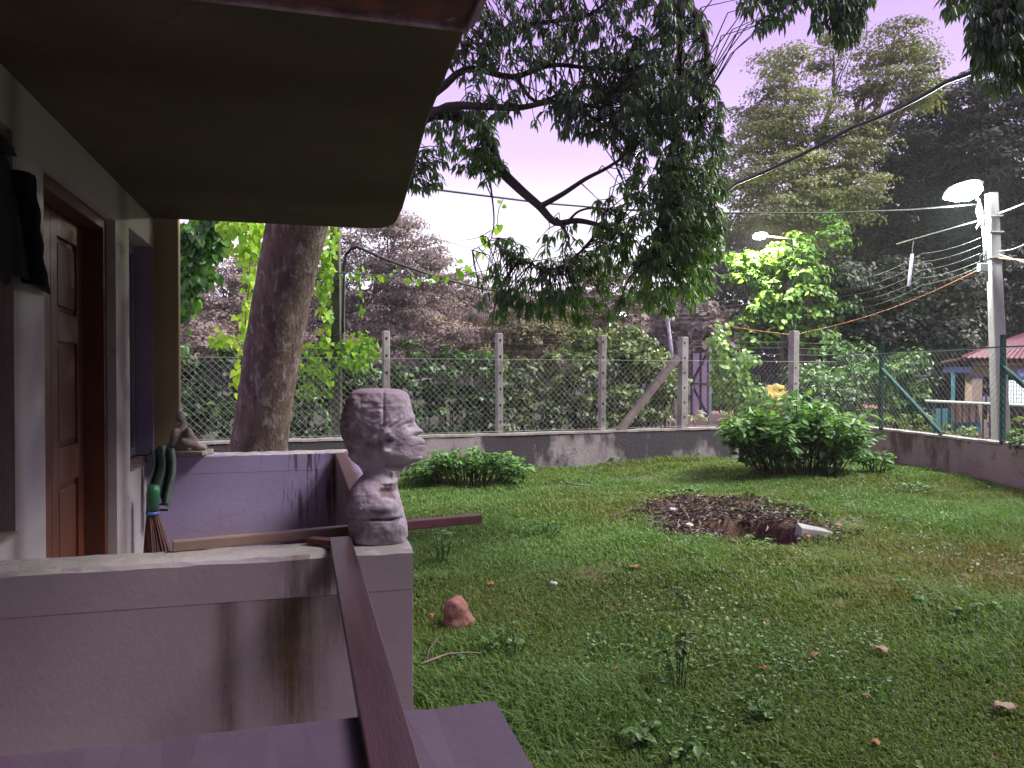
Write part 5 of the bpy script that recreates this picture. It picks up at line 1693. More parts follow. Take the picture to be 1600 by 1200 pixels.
weed('low weed among the grass below the foreground wall top corner', 1215, 1130, 0.16, 50, 0.045, L_cover, 0.12, indiv=40)

# stones, litter and single fallen leaves
rs = onground(712, 975)
st = lump('stone', [((rs.x, rs.y, 0.07), (.085, .09, .115), (0.1, 0.1, 0)), ((rs.x + .02, rs.y, 0.0), (.11, .10, .10), (0, 0, 0.3))], 0.016, mat('red_stone', (0.34, 0.15, 0.13), (0.22, 0.09, 0.08), 9, 0.85, 0.8, 30, 0.012, spots=((0.08, 0.09, 0.05), 12, 0.58)), None, 0.022, 11)
tag(st, 'weathered reddish stone standing in the grass near the half wall end', 'stone')
sbm = MB()
c = onground(1272, 838)
dx, dy = Vector((CY, -SY, 0)), Vector((SY, CY, 0))
sbm.hexa([c - dx * .19 - dy * .12 + Vector((0, 0, -.03)), c + dx * .23 - dy * .07 + Vector((0, 0, -.03)), c + dx * .19 + dy * .14 + Vector((0, 0, -.02)), c - dx * .15 + dy * .16 + Vector((0, 0, -.02)),
          c - dx * .17 - dy * .10 + Vector((0, 0, .115)), c + dx * .19 - dy * .05 + Vector((0, 0, .055)), c + dx * .17 + dy * .12 + Vector((0, 0, .06)), c - dx * .13 + dy * .14 + Vector((0, 0, .125))])
tag(sbm.build('concrete_block', mat('pale_block', (0.34, 0.335, 0.32), (0.22, 0.21, 0.20), 7, 0.8, 0.5), None, bevel=0.012), 'broken pale grey concrete block lying at the right lip of the pit', 'block')
for px, py, r, lab, m in ((1052, 808, .055, 'white stone at the left side of the dry litter heap', (0.62, 0.60, 0.58)), (1078, 826, .05, 'cream scrap on the front of the dry litter heap', (0.62, 0.58, 0.42)), (866, 914, .035, 'white scrap in the grass right of the batten end', (0.68, 0.66, 0.66)),
                          (994, 1052, .028, 'whitish pebble in the grass left of the tall dusky weed', (0.55, 0.52, 0.50)), (1312, 826, .05, 'reddish clod right of the concrete block', (0.36, 0.16, 0.10))):
    q = onground(px, py)
    h_ = float(gh((px - 800) / 1200 * gv(py), gv(py)))
    o = lump('stone', [((q.x, q.y, h_ + r * .55), (r, r * .8, r * .6), (0, 0.2, 0)), ((q.x + r * .4, q.y + r * .3, h_ + r * .4), (r * .6, r * .6, r * .5), (0, 0, 0.4))], r * 0.2, mat('scrap', m, None, 20, 0.7, 0.4), None, r * 0.18, 30)
    tag(o, lab, 'stone')
leafm = {}
def fallen(px, py, size, col, lab, cat='leaf', name='fallen_leaf', rot=None):
    q = onground(px, py)
    vv = gv(py)
    size *= 0.8
    h_ = float(gh((px - 800) / 1200 * vv, vv)) + 0.02
    key = tuple(col)
    if key not in leafm: leafm[key] = mat('fallen_leaf', col, tuple(x * .75 for x in col), 30, 0.6, 0.2)
    mb = MB()
    a_ = rot if rot is not None else random.random() * 6.283
    vs, fs = [], []
    for i in range(7):
        f = i / 6
        w = size * 0.36 * math.sin(math.pi * min(1, f * 0.93 + 0.04)) ** 0.8
        cz = 0.25 * size * math.sin(f * 2.4 + 0.4) + 0.012 * math.sin(f * 9)
        for s in (-1, 0, 1):
            x, y = (f - 0.5) * size, s * w
            vs.append((q.x + x * math.cos(a_) - y * math.sin(a_), q.y + x * math.sin(a_) + y * math.cos(a_), h_ + cz + (0.35 * abs(s) * w)))
    for i in range(6):
        for j in range(2):
            fs.append((i * 3 + j, i * 3 + j + 1, i * 3 + 3 + j + 1, i * 3 + 3 + j))
    mb.add(vs, fs)
    o = mb.build(name, leafm[key], None, True)
    s = o.modifiers.new('thickness', 'SOLIDIFY'); s.thickness = 0.002
    tag(o, lab, cat, 'fallen leaves on the lawn' if name == 'fallen_leaf' else None)
OR, YE, BR, PK = (0.40, 0.19, 0.06), (0.40, 0.30, 0.09), (0.18, 0.09, 0.05), (0.28, 0.155, 0.105)
fallen(766, 918, 0.10, OR, 'orange fallen leaf right of the red stone')
fallen(992, 896, 0.12, OR, 'orange-brown fallen leaf in the upper middle of the lawn')
fallen(1264, 842, 0.085, (0.62, 0.2, 0.05), 'bright orange leaf in front of the concrete block')
fallen(674, 966, 0.07, (0.55, 0.14, 0.05), 'reddish orange leaf between the half wall end and the red stone')
fallen(1194, 1056, 0.07, OR, 'orange leaf in the lower middle of the lawn')
fallen(1358, 1096, 0.045, OR, 'small orange leaf alone in the lower right lawn')
fallen(1275, 1038, 0.10, PK, 'pinkish leaf lying near the centre of the lower lawn')
fallen(1380, 1036, 0.13, PK, 'curled pale brown leaf right of the centre of the lower lawn')
fallen(1372, 1172, 0.07, OR, 'upright orange leaf at the bottom of the lawn')
fallen(1575, 1122, 0.15, PK, 'large pinkish leaf at the lower right edge of the lawn')
fallen(1445, 896, 0.07, YE, 'yellow leaf in the grass well right of the concrete block')
fallen(1198, 982, 0.06, (0.5, 0.26, 0.18), 'small pinkish leaf on the bare patch of the lawn')
fallen(960, 1050, 0.06, OR, 'orange leaf beside the whitish pebble')
fallen(718, 1036, 0.10, (0.07, 0.22, 0.09), 'round green leaf fallen across the forked twig')
fallen(832, 1152, 0.085, (0.20, 0.22, 0.62), 'crumpled blue wrapper in the grass beside the foreground wall corner', 'wrapper', 'wrapper', 1.0)
fallen(864, 1196, 0.09, (0.55, 0.52, 0.52), 'pale curled scrap at the bottom edge beside the foreground wall', 'scrap', 'scrap', 0.2)
fallen(1032, 822, 0.05, (0.10, 0.12, 0.5), 'tiny blue scrap at the left end of the dry litter heap', 'wrapper', 'wrapper', 0.4)
tgb = MB()
q = [onground(x, y) + Vector((0, 0, 0.05)) for x, y in ((656, 1053), (676, 1045), (700, 1036), (732, 1034), (752, 1035))]
tgb.tube(q, [.007, .007, .006, .005, .004], 6)
tw_ = thing('twig', 'forked pale twig lying in the grass above the foreground wall top', 'twig', q[2])
tgb.build('stick', mat('pale_twig', (0.33, 0.22, 0.19), None, 12, 0.8, 0.3), tw_, True)
tgb = MB()
tgb.tube([q[0].lerp(q[1], .5), onground(670, 1034) + Vector((0, 0, .07)), onground(688, 1018) + Vector((0, 0, .1))], [.006, .005, .003], 6)
tgb.build('fork', M_twig, tw_, True)
tgb = MB()
q = [onground(x, y) + Vector((0, 0, 0.05)) for x, y in ((883, 758), (900, 762), (925, 764))]
tgb.tube(q, [.012, .012, .008], 6)
tag(tgb.build('twig', mat('straw_twig', (0.42, 0.34, 0.22), None, 12, 0.8, 0.3), None, True), 'straw-coloured stick lying on the far lawn right of the weed clump', 'twig')

# ------------------------------------------------------------------ street lamps, poles, cables
M_steel = mat('grey_steel', (0.45, 0.47, 0.47), (0.33, 0.35, 0.35), 5, 0.45, 0.1, metal=0.3)
E_lamp = emit('led_face', (0.93, 1.0, 0.95), 28)
def light(name, loc, power, col, rad, parent):
    l = bpy.data.lights.new(name, 'POINT')
    l.energy = power
    l.color = col
    l.shadow_soft_size = rad
    o = bpy.data.objects.new(name, l)
    C.objects.link(o)
    o.parent = parent
    o.location = Vector(loc) - wloc(parent)
    return o
lv = 17.0
lp_base = G(1566, 700, lv); lp_base.z = -0.05
lamp = thing('street_lamp', 'lit white street lamp on a pale square concrete pole leaning beside the kiosk', 'street lamp', lp_base, 'lit street lamps')
pm = MB()
topp = G(1547, 302, lv)
pm.beam(lp_base, topp, 0.30, 0.26, up=(SY, CY, 0), w2=0.20, h2=0.20)
pm.build('pole', M_pole, lamp, bevel=0.02)
am = MB()
arm = [G(1541, 440, lv - .16), G(1537, 380, lv - .16), G(1532, 330, lv - .16), G(1527, 312, lv - .18), G(1518, 304, lv - .22), G(1506, 300, lv - .26)]
am.tube(arm, 0.034, 8)
am.build('arm', M_steel, lamp, True)
for yy in (338, 362, 400):
    b = MB()
    f = (yy - 302) / (700 - 302)
    c = topp.lerp(lp_base, f)
    b.beam(c - Vector((CY, -SY, 0)) * 0.15, c + Vector((CY, -SY, 0)) * 0.15, 0.30, 0.03)
    b.build('clamp_band', M_steel, lamp)
hc = G(1503, 296, lv - 0.3)
def lamp_head(parent, c, length, width, tilt, right, bowl=0.12, roll=0.6):
    h = MB()
    ax = Vector((right.x, right.y, -tilt)).normalized()
    sdv = ax.cross(Vector((0, 0, 1))).normalized()
    up = sdv.cross(ax).normalized()
    sdv, up = sdv * math.cos(roll) + up * math.sin(roll), up * math.cos(roll) - sdv * math.sin(roll)
    vs, fs = [], []
    nu_ = 12
    prof = [(-.5, .25, .02), (-.42, .42, .05), (-.2, .5, .07), (.15, .48, .075), (.38, .32, .07), (.5, .16, .05)]
    for a_, w, hh in prof:
        for k in range(nu_):
            t_ = 2 * math.pi * k / nu_
            y, z_ = math.cos(t_) * w * width, math.sin(t_)
            z_ = z_ * hh if z_ > 0 else z_ * 0.02
            vs.append(c + ax * a_ * length + sdv * y + up * z_)
    for i in range(len(prof) - 1):
        for k in range(nu_):
            fs.append((i * nu_ + k, i * nu_ + (k + 1) % nu_, (i + 1) * nu_ + (k + 1) % nu_, (i + 1) * nu_ + k))
    fs += [tuple(range(nu_ - 1, -1, -1)), tuple(len(vs) - nu_ + k for k in range(nu_))]
    h.add(vs, fs)
    ho = h.build('lamp_head', M_steel, parent, True)
    lens = MB()
    vs, fs = [], []
    for a_, w in ((-.5, .16), (-.44, .34), (-.28, .5), (0, .56), (.24, .46), (.38, .26), (.43, .12)):
        for k in range(9):
            t_ = -1 + 2 * k / 8
            vs.append(c + ax * a_ * length + sdv * t_ * w * width - up * (0.02 + bowl * (1 - t_ * t_) * max(0, 1 - (a_ / 0.5) ** 2 * 0.8)))
    for i in range(6):
        for k in range(8):
            fs.append((i * 9 + k, i * 9 + k + 1, (i + 1) * 9 + k + 1, (i + 1) * 9 + k))
    lens.add(vs, fs)
    lens.build('lens', E_lamp, ho, True)
rt = Vector((CY, -SY, 0))
lamp_head(lamp, hc, 0.86, 0.46, -0.26, rt, 0.30)
light('lamp_light', hc + Vector((0, 0, -0.52)), 1000, (0.86, 1.0, 0.90), 0.16, lamp)
jb = MB()
c = G(1534, 418, lv - .25)
jb.beam(c + Vector((0, 0, -.09)), c + Vector((0, 0, .09)), 0.18, 0.12, up=(SY, CY, 0))
jb.build('junction_box', M_steel, lamp, bevel=0.01)
jb = MB()
for dx_ in (-.06, .05):
    jb = MB()
    jb.tube([c + rt * dx_ + Vector((0, 0, .09)), c + rt * dx_ * .8 + Vector((0, 0, .25)), c + rt * (dx_ * .4 + .08) + Vector((0, 0, .36))], 0.014, 6)
    jb.build('box_cable', M_black, lamp)
ib = MB()
ib.tube([G(1528, 318, lv - .3), G(1526, 330, lv - .3), G(1530, 345, lv - .25), G(1524, 358, lv - .28)], [0.03, 0.05, 0.035, 0.015], 7)
ib.build('insulator', mat('white_porcelain', (0.7, 0.7, 0.68), None, 5, 0.3, 0), lamp, True)
lump('cable_coil', [(G(1565, 460, lv + .02), (.10, .08, .16), (0, 0, 0)), (G(1570, 450, lv), (.08, .07, .10), (0, 0, 0))], 0.03, mat('dark_foliage_knot', (0.05, 0.05, 0.05), None, 20, 0.9, 0.5), lamp, 0.05, 14)

l2 = thing('street_lamp', 'lit street lamp tucked in the yellow-green tree on a slim arm', 'street lamp', W(9.0, 24.4, -0.05), 'lit street lamps')
b2 = Vector((l2.location.x, l2.location.y, -0.05))
k2 = MB()
t2 = G(1241, 374, 24.4)
k2.tube([b2, t2], [0.08, 0.055], 8)
k2.build('pole', M_steel, l2, True)
k2 = MB()
k2.tube([t2, G(1215, 371, 24.2), G(1196, 369, 24.0)], 0.03, 6)
k2.build('arm', M_steel, l2, True)
lamp_head(l2, G(1187, 368, 23.7), 0.46, 0.26, -0.1, rt)
light('lamp_light', G(1190, 372, 23.0), 1500, (0.97, 1.0, 0.66), 0.12, l2)
bt_ = MB()
bt_.tube([G(1241, 480, 24.2), G(1240, 452, 24.2)], 0.06, 8)
bt_.build('blue_sleeve', mat('blue_paint', (0.02, 0.10, 0.45), None, 5, 0.5, 0), l2)

l3 = thing('street_lamp', 'distant lit street lamp beside the tall pale pole', 'street lamp', W(5.0, 40, -0.05), 'lit street lamps')
p3 = G(953, 492, 40)
k3 = MB()
k3.tube([Vector((p3.x, p3.y, -.05)), p3], [0.07, 0.05], 6)
k3.build('pole', M_steel, l3, True)
k3 = MB()
k3.tube([p3, G(964, 491, 39.9)], 0.04, 6)
k3.build('arm', M_steel, l3, True)
lamp_head(l3, G(973, 490, 39.8), 0.42, 0.3, 0.0, rt)
light('lamp_light', G(975, 494, 39.0), 500, (0.9, 1, 0.92), 0.15, l3)

cp = thing('utility_pole', 'tall pale pinkish concrete pole behind the shrubs left of the gate', 'pole', G(1005, 600, 30), 'bare poles along the road')
cp.location.z = -0.1
k4 = MB()
b4 = G(1005, 600, 30); b4.z = -0.1
k4.beam(b4, G(1005, 385, 30), 0.27, 0.24, up=(SY, CY, 0), w2=0.22, h2=0.2)
k4.build('pole', mat('pinkish_pole', (0.60, 0.46, 0.50), (0.48, 0.37, 0.40), 3, 0.8, 0.2), cp, bevel=0.02)
for yy, ln in ((458, .7), (400, .7)):
    k4 = MB()
    k4.beam(G(1005, yy, 29.85) - rt * 0.2, G(1005, yy, 29.85) + rt * ln, 0.06, 0.06)
    k4.build('crossarm', M_steel, cp)
tpo = thing('utility_pole', 'thin leaning lilac-grey steel pole with small insulators just left of the gate', 'pole', G(1050, 600, 26), 'bare poles along the road')
tpo.location.z = -0.1
k5 = MB()
b5 = G(1052, 600, 26); b5.z = -0.1
k5.tube([b5, G(1049, 545, 26), G(1040, 476, 26)], [0.07, 0.065, 0.055], 8)
k5.build('pole', mat('lilac_grey_steel', (0.36, 0.33, 0.46), None, 5, 0.5, 0.1), tpo, True)
for xx in (1046, 1052):
    k5 = MB()
    k5.tube([G(xx, 501, 25.85), G(xx, 495, 25.85)], [0.05, 0.035], 8)
    k5.build('insulator', mat('white_porcelain', (0.7, 0.7, 0.68), None, 5, 0.3, 0), tpo, True)
vp = thing('utility_pole', 'old mossy pole wrapped in vines behind the mottled trunk', 'pole', G(526, 600, 13.3), 'bare poles along the road')
vp.location.z = -0.05
k6 = MB()
b6 = G(527, 600, 13.3); b6.z = -0.05
k6.beam(b6, G(524, 250, 13.3), 0.16, 0.15, up=(SY, CY, 0))
k6.build('pole', mat('mossy_pole', (0.14, 0.15, 0.10), (0.08, 0.085, 0.06), 5, 0.9, 0.6, 30, 0.01), vp, bevel=0.015)
k6 = MB()
k6.tube([G(535, 560, 13.2), G(536, 480, 13.2), G(537, 430, 13.2)], 0.035, 8)
k6.build('conduit', M_steel, vp, True)
for yy, ww in ((437, 46), (446, 30), (498, 34), (522, 36)):
    k6 = MB()
    k6.tube([G(530 - ww, yy + 3, 13.1), G(530 - ww * .5, yy - 2 + (8 if yy > 490 else 0), 13.1), G(530, yy, 13.1)], 0.018, 6)
    k6.build('stay', M_black, vp, True)

def cable(name, label, pts, r, m, sag=0.0, group='overhead cables', cat='cable', n=8):
    P = [G(*p) for p in pts]
    out = []
    for a_, b_ in zip(P[:-1], P[1:]):
        out += catenary(a_, b_, sag, n)[:-1]
    out.append(P[-1])
    mb = MB()
    mb.tube(out, r, 6, True)
    return tag(mb.build(name, m, None, True), label, cat, group)
cable('overhead_cable', 'thick twisted black cable rising steeply across the tall grey-green tree', [(1640, 50, 9.5), (1475, 130, 11), (1330, 200, 13), (1150, 287, 16), (1004, 395, 30)], 0.032, M_black, 0.05)
cable('overhead_cable', 'long dark cable running level from behind the roof to the lit lamp pole', [(560, 285, 11), (675, 296, 12), (850, 318, 13.5), (1000, 330, 14.8), (1140, 333, 15.5), (1300, 333, 16.2), (1420, 328, 16.6), (1528, 319, 16.8)], 0.017, M_black, 0.0)
cable('overhead_cable', 'white cable sloping down left from the lit lamp pole', [(1527, 345, 16.8), (1400, 381, 22)], 0.014, M_grey_wire, 0.0)
cable('overhead_cable', 'pale cable rising right from the top of the lamp pole', [(1556, 334, 17), (1620, 308, 14)], 0.016, M_grey_wire, 0.02)
cable('overhead_cable', 'thin cable rising right from the middle of the lamp pole', [(1556, 392, 17), (1585, 388, 16), (1640, 360, 14)], 0.010, M_grey_wire, 0.02)
cable('overhead_cable', 'thin cable falling right from the middle of the lamp pole', [(1556, 396, 17), (1640, 420, 14)], 0.010, M_grey_wire, 0.02)
cable('overhead_cable', 'orange cable leaving the lamp pole to the right', [(1556, 403, 17), (1640, 408, 14)], 0.016, M_orange, 0.01)
cable('overhead_cable', 'orange cable sagging left from the lamp pole past the small trees', [(1527, 422, 16.8), (1420, 471, 19), (1335, 500, 21), (1238, 523, 22), (1130, 508, 24), (1100, 495, 26)], 0.011, M_orange, 0.02)
for i, (y0, y1) in enumerate(((372, 432), (384, 444), (396, 455), (408, 466), (416, 478))):
    cable('overhead_cable', ('topmost', 'second', 'middle', 'fourth', 'lowest')[i] + ' of the five thin wires fanning left from the lamp pole', [(1530, y0, 16.8), (1440, (y0 + y1) / 2 - 6 + i, 20), (1360, y1, 24), (1180, y1 + 30 - i * 2, 27), (1042, 478 + i * 6, 26)], 0.0055, M_grey_wire, 0.06)
cable('overhead_cable', 'thick black double cable drooping from the vine-wrapped pole', [(536, 520, 13.1), (538, 420, 13.1), (541, 398, 13.1), (550, 388, 13.1), (560, 386, 13.1), (600, 404, 13.6), (680, 432, 15), (760, 452, 17), (1003, 470, 30)], 0.028, M_black, 0.0)
cable('overhead_cable', 'thin wire carrying the string of small leaves', [(470, 418, 13), (560, 428, 13), (700, 434, 12.2), (800, 415, 10.5), (960, 385, 9)], 0.006, M_grey_wire, 0.0)
cable('overhead_cable', 'faint thin wire crossing the bright sky gap', [(640, 360, 15), (750, 390, 16), (1003, 440, 30)], 0.006, M_grey_wire, 0.02)
cable('dangling_string', 'pale string hanging below the roof corner', [(598, 350, 12), (594, 385, 12), (590, 415, 12)], 0.005, M_grey_wire, 0.0, None, 'string')
tb = thing('tube_lamp', 'thin upright lilac tube hanging in front of the dark trees', 'tube', G(1421, 446, 22))
mb = MB()
mb.tube([G(1424, 397, 22), G(1419, 447, 22)], 0.045, 8)
mb.build('tube', mat('lilac_tube', (0.55, 0.50, 0.75), None, 4, 0.4, 0), tb, True)
mb = MB()
mb.tube([G(1424, 397, 22), G(1426, 376, 22)], 0.008, 5)
mb.build('hanger', M_grey_wire, tb)

# ------------------------------------------------------------------ open gate, ochre bank
gt = thing('metal_gate', 'open metal gate leaf with lilac sheet and dark braces beyond the braced concrete post', 'gate', G(1095, 655, 25))
ga, gb_ = G(1082, 600, 25.8), G(1108, 600, 24.2)
def gpnt(s, z, off=0.0):
    p = ga.lerp(gb_, s)
    d = (gb_ - ga).normalized()
    nn_ = Vector((d.y, -d.x, 0))
    return Vector((p.x, p.y, 0)) + nn_ * off + Vector((0, 0, z))
zb, zt2 = 0.42, 2.5
pm = MB()
pm.hexa([gpnt(0, zb, -.012), gpnt(1, zb, -.012), gpnt(1, zb, .0), gpnt(0, zb, .0), gpnt(0, zt2, -.012), gpnt(1, zt2, -.012), gpnt(1, zt2, .0), gpnt(0, zt2, .0)])
pm.build('sheet', mat('lilac_sheet', (0.62, 0.50, 0.66), (0.50, 0.40, 0.54), 9, 0.55, 0.2), gt)
M_gfr = mat('maroon_gate_frame', (0.10, 0.045, 0.06), (0.06, 0.03, 0.04), 5, 0.5, 0.1)
for a_, b_, nm in (((0, zb), (0, zt2), 'frame_bar'), ((1, zb - .1), (1, zt2), 'frame_bar'), ((0, zb), (1, zb), 'frame_bar'), ((0, zt2), (1, zt2), 'frame_bar'), ((0, 1.45), (1, 1.45), 'frame_bar'), ((.55, zb), (.55, zt2), 'frame_bar'),
                   ((0, 1.45), (1, zt2), 'diagonal_bar'), ((0, 1.45), (1, zb), 'diagonal_bar')):
    m_ = MB()
    m_.beam(gpnt(a_[0], a_[1], .03 + (.012 if nm[0] == 'd' else 0)), gpnt(b_[0], b_[1], .03 + (.012 if nm[0] == 'd' else 0)), 0.06, 0.05)
    m_.build(nm, M_gfr, gt)
m_ = MB()
m_.beam(gpnt(1.03, -0.1, 0), gpnt(1.03, 2.6, 0), 0.09, 0.09)
m_.build('hinge_post', mat('blue_grey_post', (0.18, 0.20, 0.28), None, 5, 0.5, 0.1), gt)
yb = lump('earth_bank', [(G(1212, 640, 23), (.55, .4, .75), (0, 0, 0)), (G(1232, 650, 23), (.5, .4, .6), (0, 0, 0)), (G(1200, 652, 23), (.4, .35, .5), (0, 0, 0))], 0.07, mat('ochre_earth', (0.42, 0.30, 0.09), (0.28, 0.19, 0.08), 4, 0.95, 0.8, 12, 0.05), None, 0.15, 2.5)
tag(yb, 'ochre yellow bank of earth just left of the tall concrete post', 'earth bank')

# ------------------------------------------------------------------ kiosk and railing
kv = 22.0
KS = kv / 1200
kiosk = thing('kiosk', 'small pink roadside kiosk with maroon sheet roof and lit window behind the green-posted fence', 'kiosk', G(1560, 690, kv))
kiosk.location.z = 0
M_kroof = mat('maroon_sheet', (0.19, 0.055, 0.075), (0.12, 0.035, 0.05), 3, 0.5, 0.4, 30, 0.004, (6, 6, 1), spots=((0.30, 0.20, 0.2), 8, 0.66))
M_pink = mat('pink_plaster', (0.62, 0.45, 0.40), (0.48, 0.33, 0.30), 4, 0.8, 0.4, 30, 0.005)
M_violet = mat('violet_board', (0.16, 0.12, 0.46), (0.11, 0.09, 0.36), 5, 0.5, 0.1)
M_cyan = mat('faded_cyan_paint', (0.16, 0.38, 0.48), (0.10, 0.26, 0.36), 7, 0.6, 0.2)
M_kdark = mat('dark_interior', (0.03, 0.025, 0.025), (0.02, 0.017, 0.017), 3, 0.9, 0.1)
M_tarp = mat('brown_tarpaulin', (0.13, 0.075, 0.055), (0.08, 0.045, 0.035), 5, 0.8, 0.5, 14, 0.02)
def kb(name, m, x0, y0, x1, y1, v0, v1, parent=None, bevel=0.0):
    b = MB()
    p = []
    for yy in (y1, y0):
        for (xx, vv) in ((x0, v0), (x1, v0), (x1, v1), (x0, v1)):
            q = G(0, yy, kv)
            uu = (xx - 800) / 1200 * kv
            p.append(W(uu, vv, q.z))
    b.hexa(p)
    return b.build(name, m, parent or kiosk, bevel=bevel)
kb('pillar', M_pink, 1519, 573, 1535, 690, 22.0, 22.35)
kb('wall', M_pink, 1535, 573, 1680, 588, 22.05, 22.3)
kb('rear_wall', M_kdark, 1470, 575, 1680, 700, 24.6, 24.75)
kb('low_wall', M_pink, 1519, 655, 1552, 700, 21.9, 22.0)
kb('pillar', M_pink, 1562, 588, 1572, 690, 22.02, 22.3)
kb('pillar_stripe', M_violet, 1519, 587, 1534, 591, 21.98, 22.0)
# roof: sloping corrugated sheets
def roof_sheet(name, pts, n, m, th=0.03, amp=0.03):
    """pts: eave left, eave right, ridge right, ridge left; ribs run down the slope"""
    a_, b_, c_, d_ = [Vector(p) for p in pts]
    vs, fs = [], []
    up = (b_ - a_).cross(d_ - a_).normalized()
    if up.z < 0: up = -up
    for i in range(n + 1):
        f = i / n
        o_ = up * (amp if i % 2 else 0)
        vs += [a_.lerp(b_, f) + o_, d_.lerp(c_, f) + o_, a_.lerp(b_, f) + o_ - up * th, d_.lerp(c_, f) + o_ - up * th]
    for i in range(n):
        k = i * 4
        fs += [(k, k + 4, k + 5, k + 1), (k + 2, k + 3, k + 7, k + 6), (k, k + 2, k + 6, k + 4), (k + 1, k + 5, k + 7, k + 3)]
    mb = MB()
    mb.add(vs, fs)
    return mb.build(name, m, kiosk)
roof_sheet('roof', [G(1505, 559, 21.4), G(1690, 561, 21.4), G(1640, 512, 24.0), G(1600, 520, 24.0)], 44, M_kroof)
roof_sheet('side_roof', [G(1505, 558, 21.45), G(1500, 556, 26.4), G(1596, 522, 26.2), G(1598, 522, 24.05)], 20, M_kroof)
kb('eave_board', M_tarp, 1505, 558, 1690, 572, 21.55, 21.6)
m_ = MB()
m_.hexa([G(1469, 569, 21.5), G(1512, 559, 21.5), G(1514, 559, 23.5), G(1471, 567, 23.5), G(1469, 566, 21.5), G(1512, 556, 21.5), G(1514, 556, 23.5), G(1471, 564, 23.5)])
m_.build('side_awning', M_tarp, kiosk)
vs, fs = [], []
for i in range(37):
    x = 1473 + 47 * i / 36
    for yy in (573, 582):
        vs.append(G(x, yy, 21.7 + (0.05 if i % 2 else 0)))
for i in range(36):
    fs.append((i * 2, i * 2 + 1, i * 2 + 3, i * 2 + 2))
m_ = MB(); m_.add(vs, fs)
m_.build('corrugated_valance', mat('lilac_blue_sheet', (0.24, 0.24, 0.48), None, 5, 0.5, 0.1), kiosk)
kb('post', M_cyan, 1482, 570, 1486, 690, 21.8, 21.87)
# grille window at the side
gf = kb('grille_frame', M_steel, 1451, 586, 1482, 588, 23.0, 23.05)
kb('grille_frame', M_steel, 1451, 616, 1482, 618, 23.0, 23.05)
for i in range(9):
    x = 1452 + 29 * i / 8
    kb('grille_bar', M_steel, x - .5, 588, x + .5, 616, 23.01, 23.04)
kb('side_panel', M_cyan, 1457, 638, 1481, 690, 21.9, 22.0)
for i in range(3):
    x = 1488 + i * 11
    kb('blue_crate', mat('blue_crate', (0.03, 0.20, 0.40), None, 5, 0.4, 0.1), x, 658, x + 9.6, 672, 21.6, 21.95)
m_ = MB()
vs, fs = [], []
for i in range(13):
    for j in range(7):
        f, g = i / 12, j / 6
        vs.append(G(1486 + 42 * f + 4 * g, 629 + 32 * g - 3 * f, 21.75 - 0.35 * g + 0.05 * math.sin(f * 16)))
for i in range(12):
    for j in range(6):
        fs.append((i * 7 + j, i * 7 + j + 1, i * 7 + j + 8, i * 7 + j + 7))
m_.add(vs, fs)
m_.build('tarpaulin', M_tarp, kiosk, True)
# counter with goods and hanging packets
kb('counter', M_pink, 1535, 629, 1562, 632, 21.85, 22.3)
kb('shelf', M_kdark, 1535, 606, 1562, 608, 22.3, 22.6)
cols = [(0.55, 0.10, 0.08), (0.6, 0.5, 0.4), (0.12, 0.10, 0.35), (0.55, 0.45, 0.12), (0.5, 0.12, 0.3), (0.65, 0.6, 0.58)]
gm = [mat('packet', c, tuple(x * .7 for x in c), 14, 0.45, 0.1) for c in cols]
for i in range(7):
    kb('jar', gm[(i * 5 + 1) % 6], 1536.5 + i * 3.6, 598 - (i % 3), 1539 + i * 3.6, 605.8, 22.35, 22.5)
    kb('jar', gm[(i * 3 + 5) % 6], 1536.5 + i * 3.6, 619 - (i % 2) * 3, 1539.2 + i * 3.6, 628.8, 22.0, 22.15)
for r_ in range(8):
    for c_ in range(4):
        k_ = gm[(r_ * 2 + c_ * 3 + (r_ // 3)) % 6]
        kb('packet', k_, 1538 + c_ * 4.4, 634 + r_ * 4.1, 1541.8 + c_ * 4.4, 637.4 + r_ * 4.1, 21.84 - 0.01 * (c_ % 2), 21.86)
kb('sign_board', M_violet, 1571, 577, 1690, 593, 21.5, 21.54)
M_sign_white = mat('sign_white', (0.62, 0.58, 0.72), None, 5, 0.5, 0)
x = 1574.0
rr_ = random.Random(4)
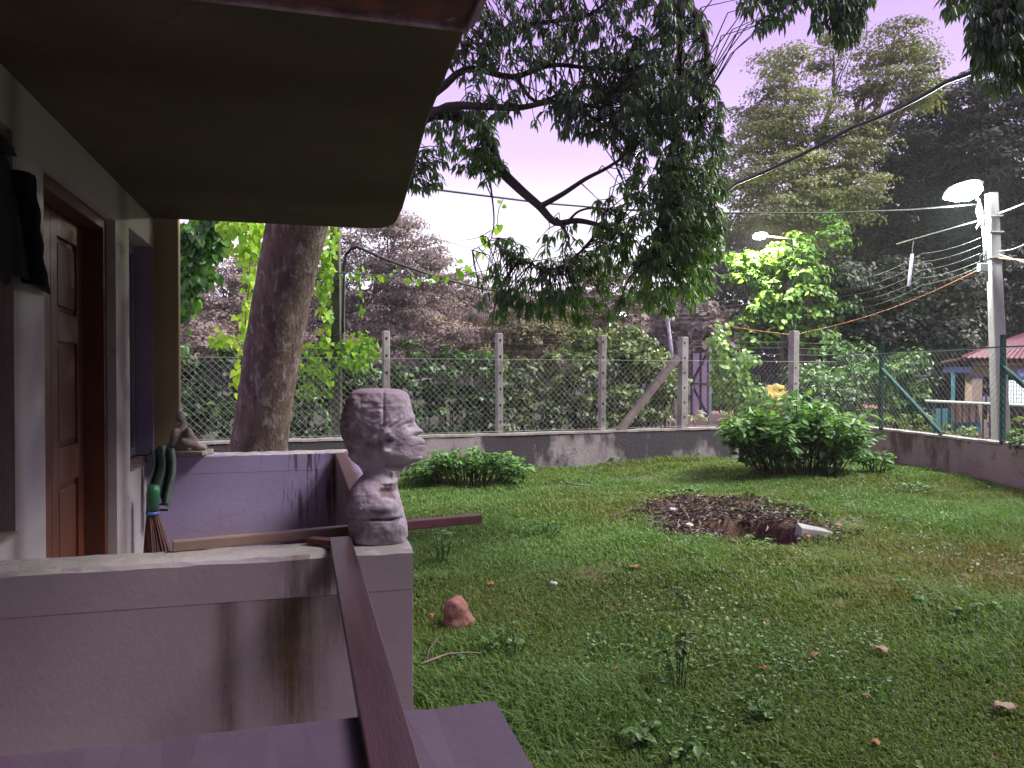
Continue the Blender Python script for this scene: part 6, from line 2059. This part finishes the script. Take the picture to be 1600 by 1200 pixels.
while x < 1640:        # the board's unreadable light strokes
    w = rr_.uniform(1.2, 2.6)
    kb('sign_stroke', M_sign_white, x, 581 + rr_.uniform(0, 2), x + w * 0.45, 588 + rr_.uniform(-1, 1), 21.485, 21.495)
    kb('sign_stroke', M_sign_white, x + w * .45, 583 + rr_.uniform(0, 3), x + w, 585 + rr_.uniform(0, 3), 21.485, 21.495)
    x += w + rr_.uniform(0.8, 1.8)
kb('lit_window', emit('window_glow', (0.86, 0.92, 1.0), 1.3), 1580, 594, 1690, 632, 22.22, 22.25)
for i in range(10):
    kb('window_bar', M_steel, 1580 + i * 4.2, 594, 1580.7 + i * 4.2, 632, 22.12, 22.15)
for j in range(6):
    kb('window_bar', M_steel, 1579, 597 + j * 6.2, 1690, 597.8 + j * 6.2, 22.08, 22.11)
kb('lower_wall', M_kdark, 1572, 633, 1690, 690, 22.2, 22.3)

rl_ = thing('railing', 'thin railing with white top bar and dark uprights in front of the kiosk', 'railing', G(1520, 680, 19.5))
rl_.location.z = 0
m_ = MB()
m_.tube([G(1446, 626, 19.8), G(1600, 633, 19.3), G(1680, 636, 19.0)], 0.035, 8)
m_.build('top_bar', mat('white_bar', (0.72, 0.70, 0.70), None, 5, 0.5, 0.1), rl_, True)
for i in range(22):
    x = 1450 + i * 10.8
    f = (x - 1446) / 234
    vv = 19.8 - 0.8 * f
    m_ = MB()
    q = G(x, 627 + 10 * f, vv)
    m_.beam(Vector((q.x, q.y, -.08)), q, 0.03, 0.03, up=(SY, CY, 0))
    m_.build('upright', M_hole, rl_)

# ------------------------------------------------------------------ give each mesh its own origin
def recentre(o):
    me = o.data
    if o.type != 'MESH' or me.users > 1 or len(me.vertices) == 0: return
    n = len(me.vertices)
    co = np.empty(n * 3, np.float32)
    me.vertices.foreach_get('co', co)
    co = co.reshape(-1, 3)
    lo, hi = co.min(0), co.max(0)
    c = (lo + hi) / 2
    if o.parent is None: c[2] = lo[2]
    me.vertices.foreach_set('co', (co - c).ravel())
    me.update()
    o.location = o.location + Vector(c.tolist())
    for ch in o.children:
        ch.location = ch.location - Vector(c.tolist())
for o in list(C.objects):
    if o.type == 'MESH' and o.name.split('.')[0] not in ('leaf',):
        recentre(o)
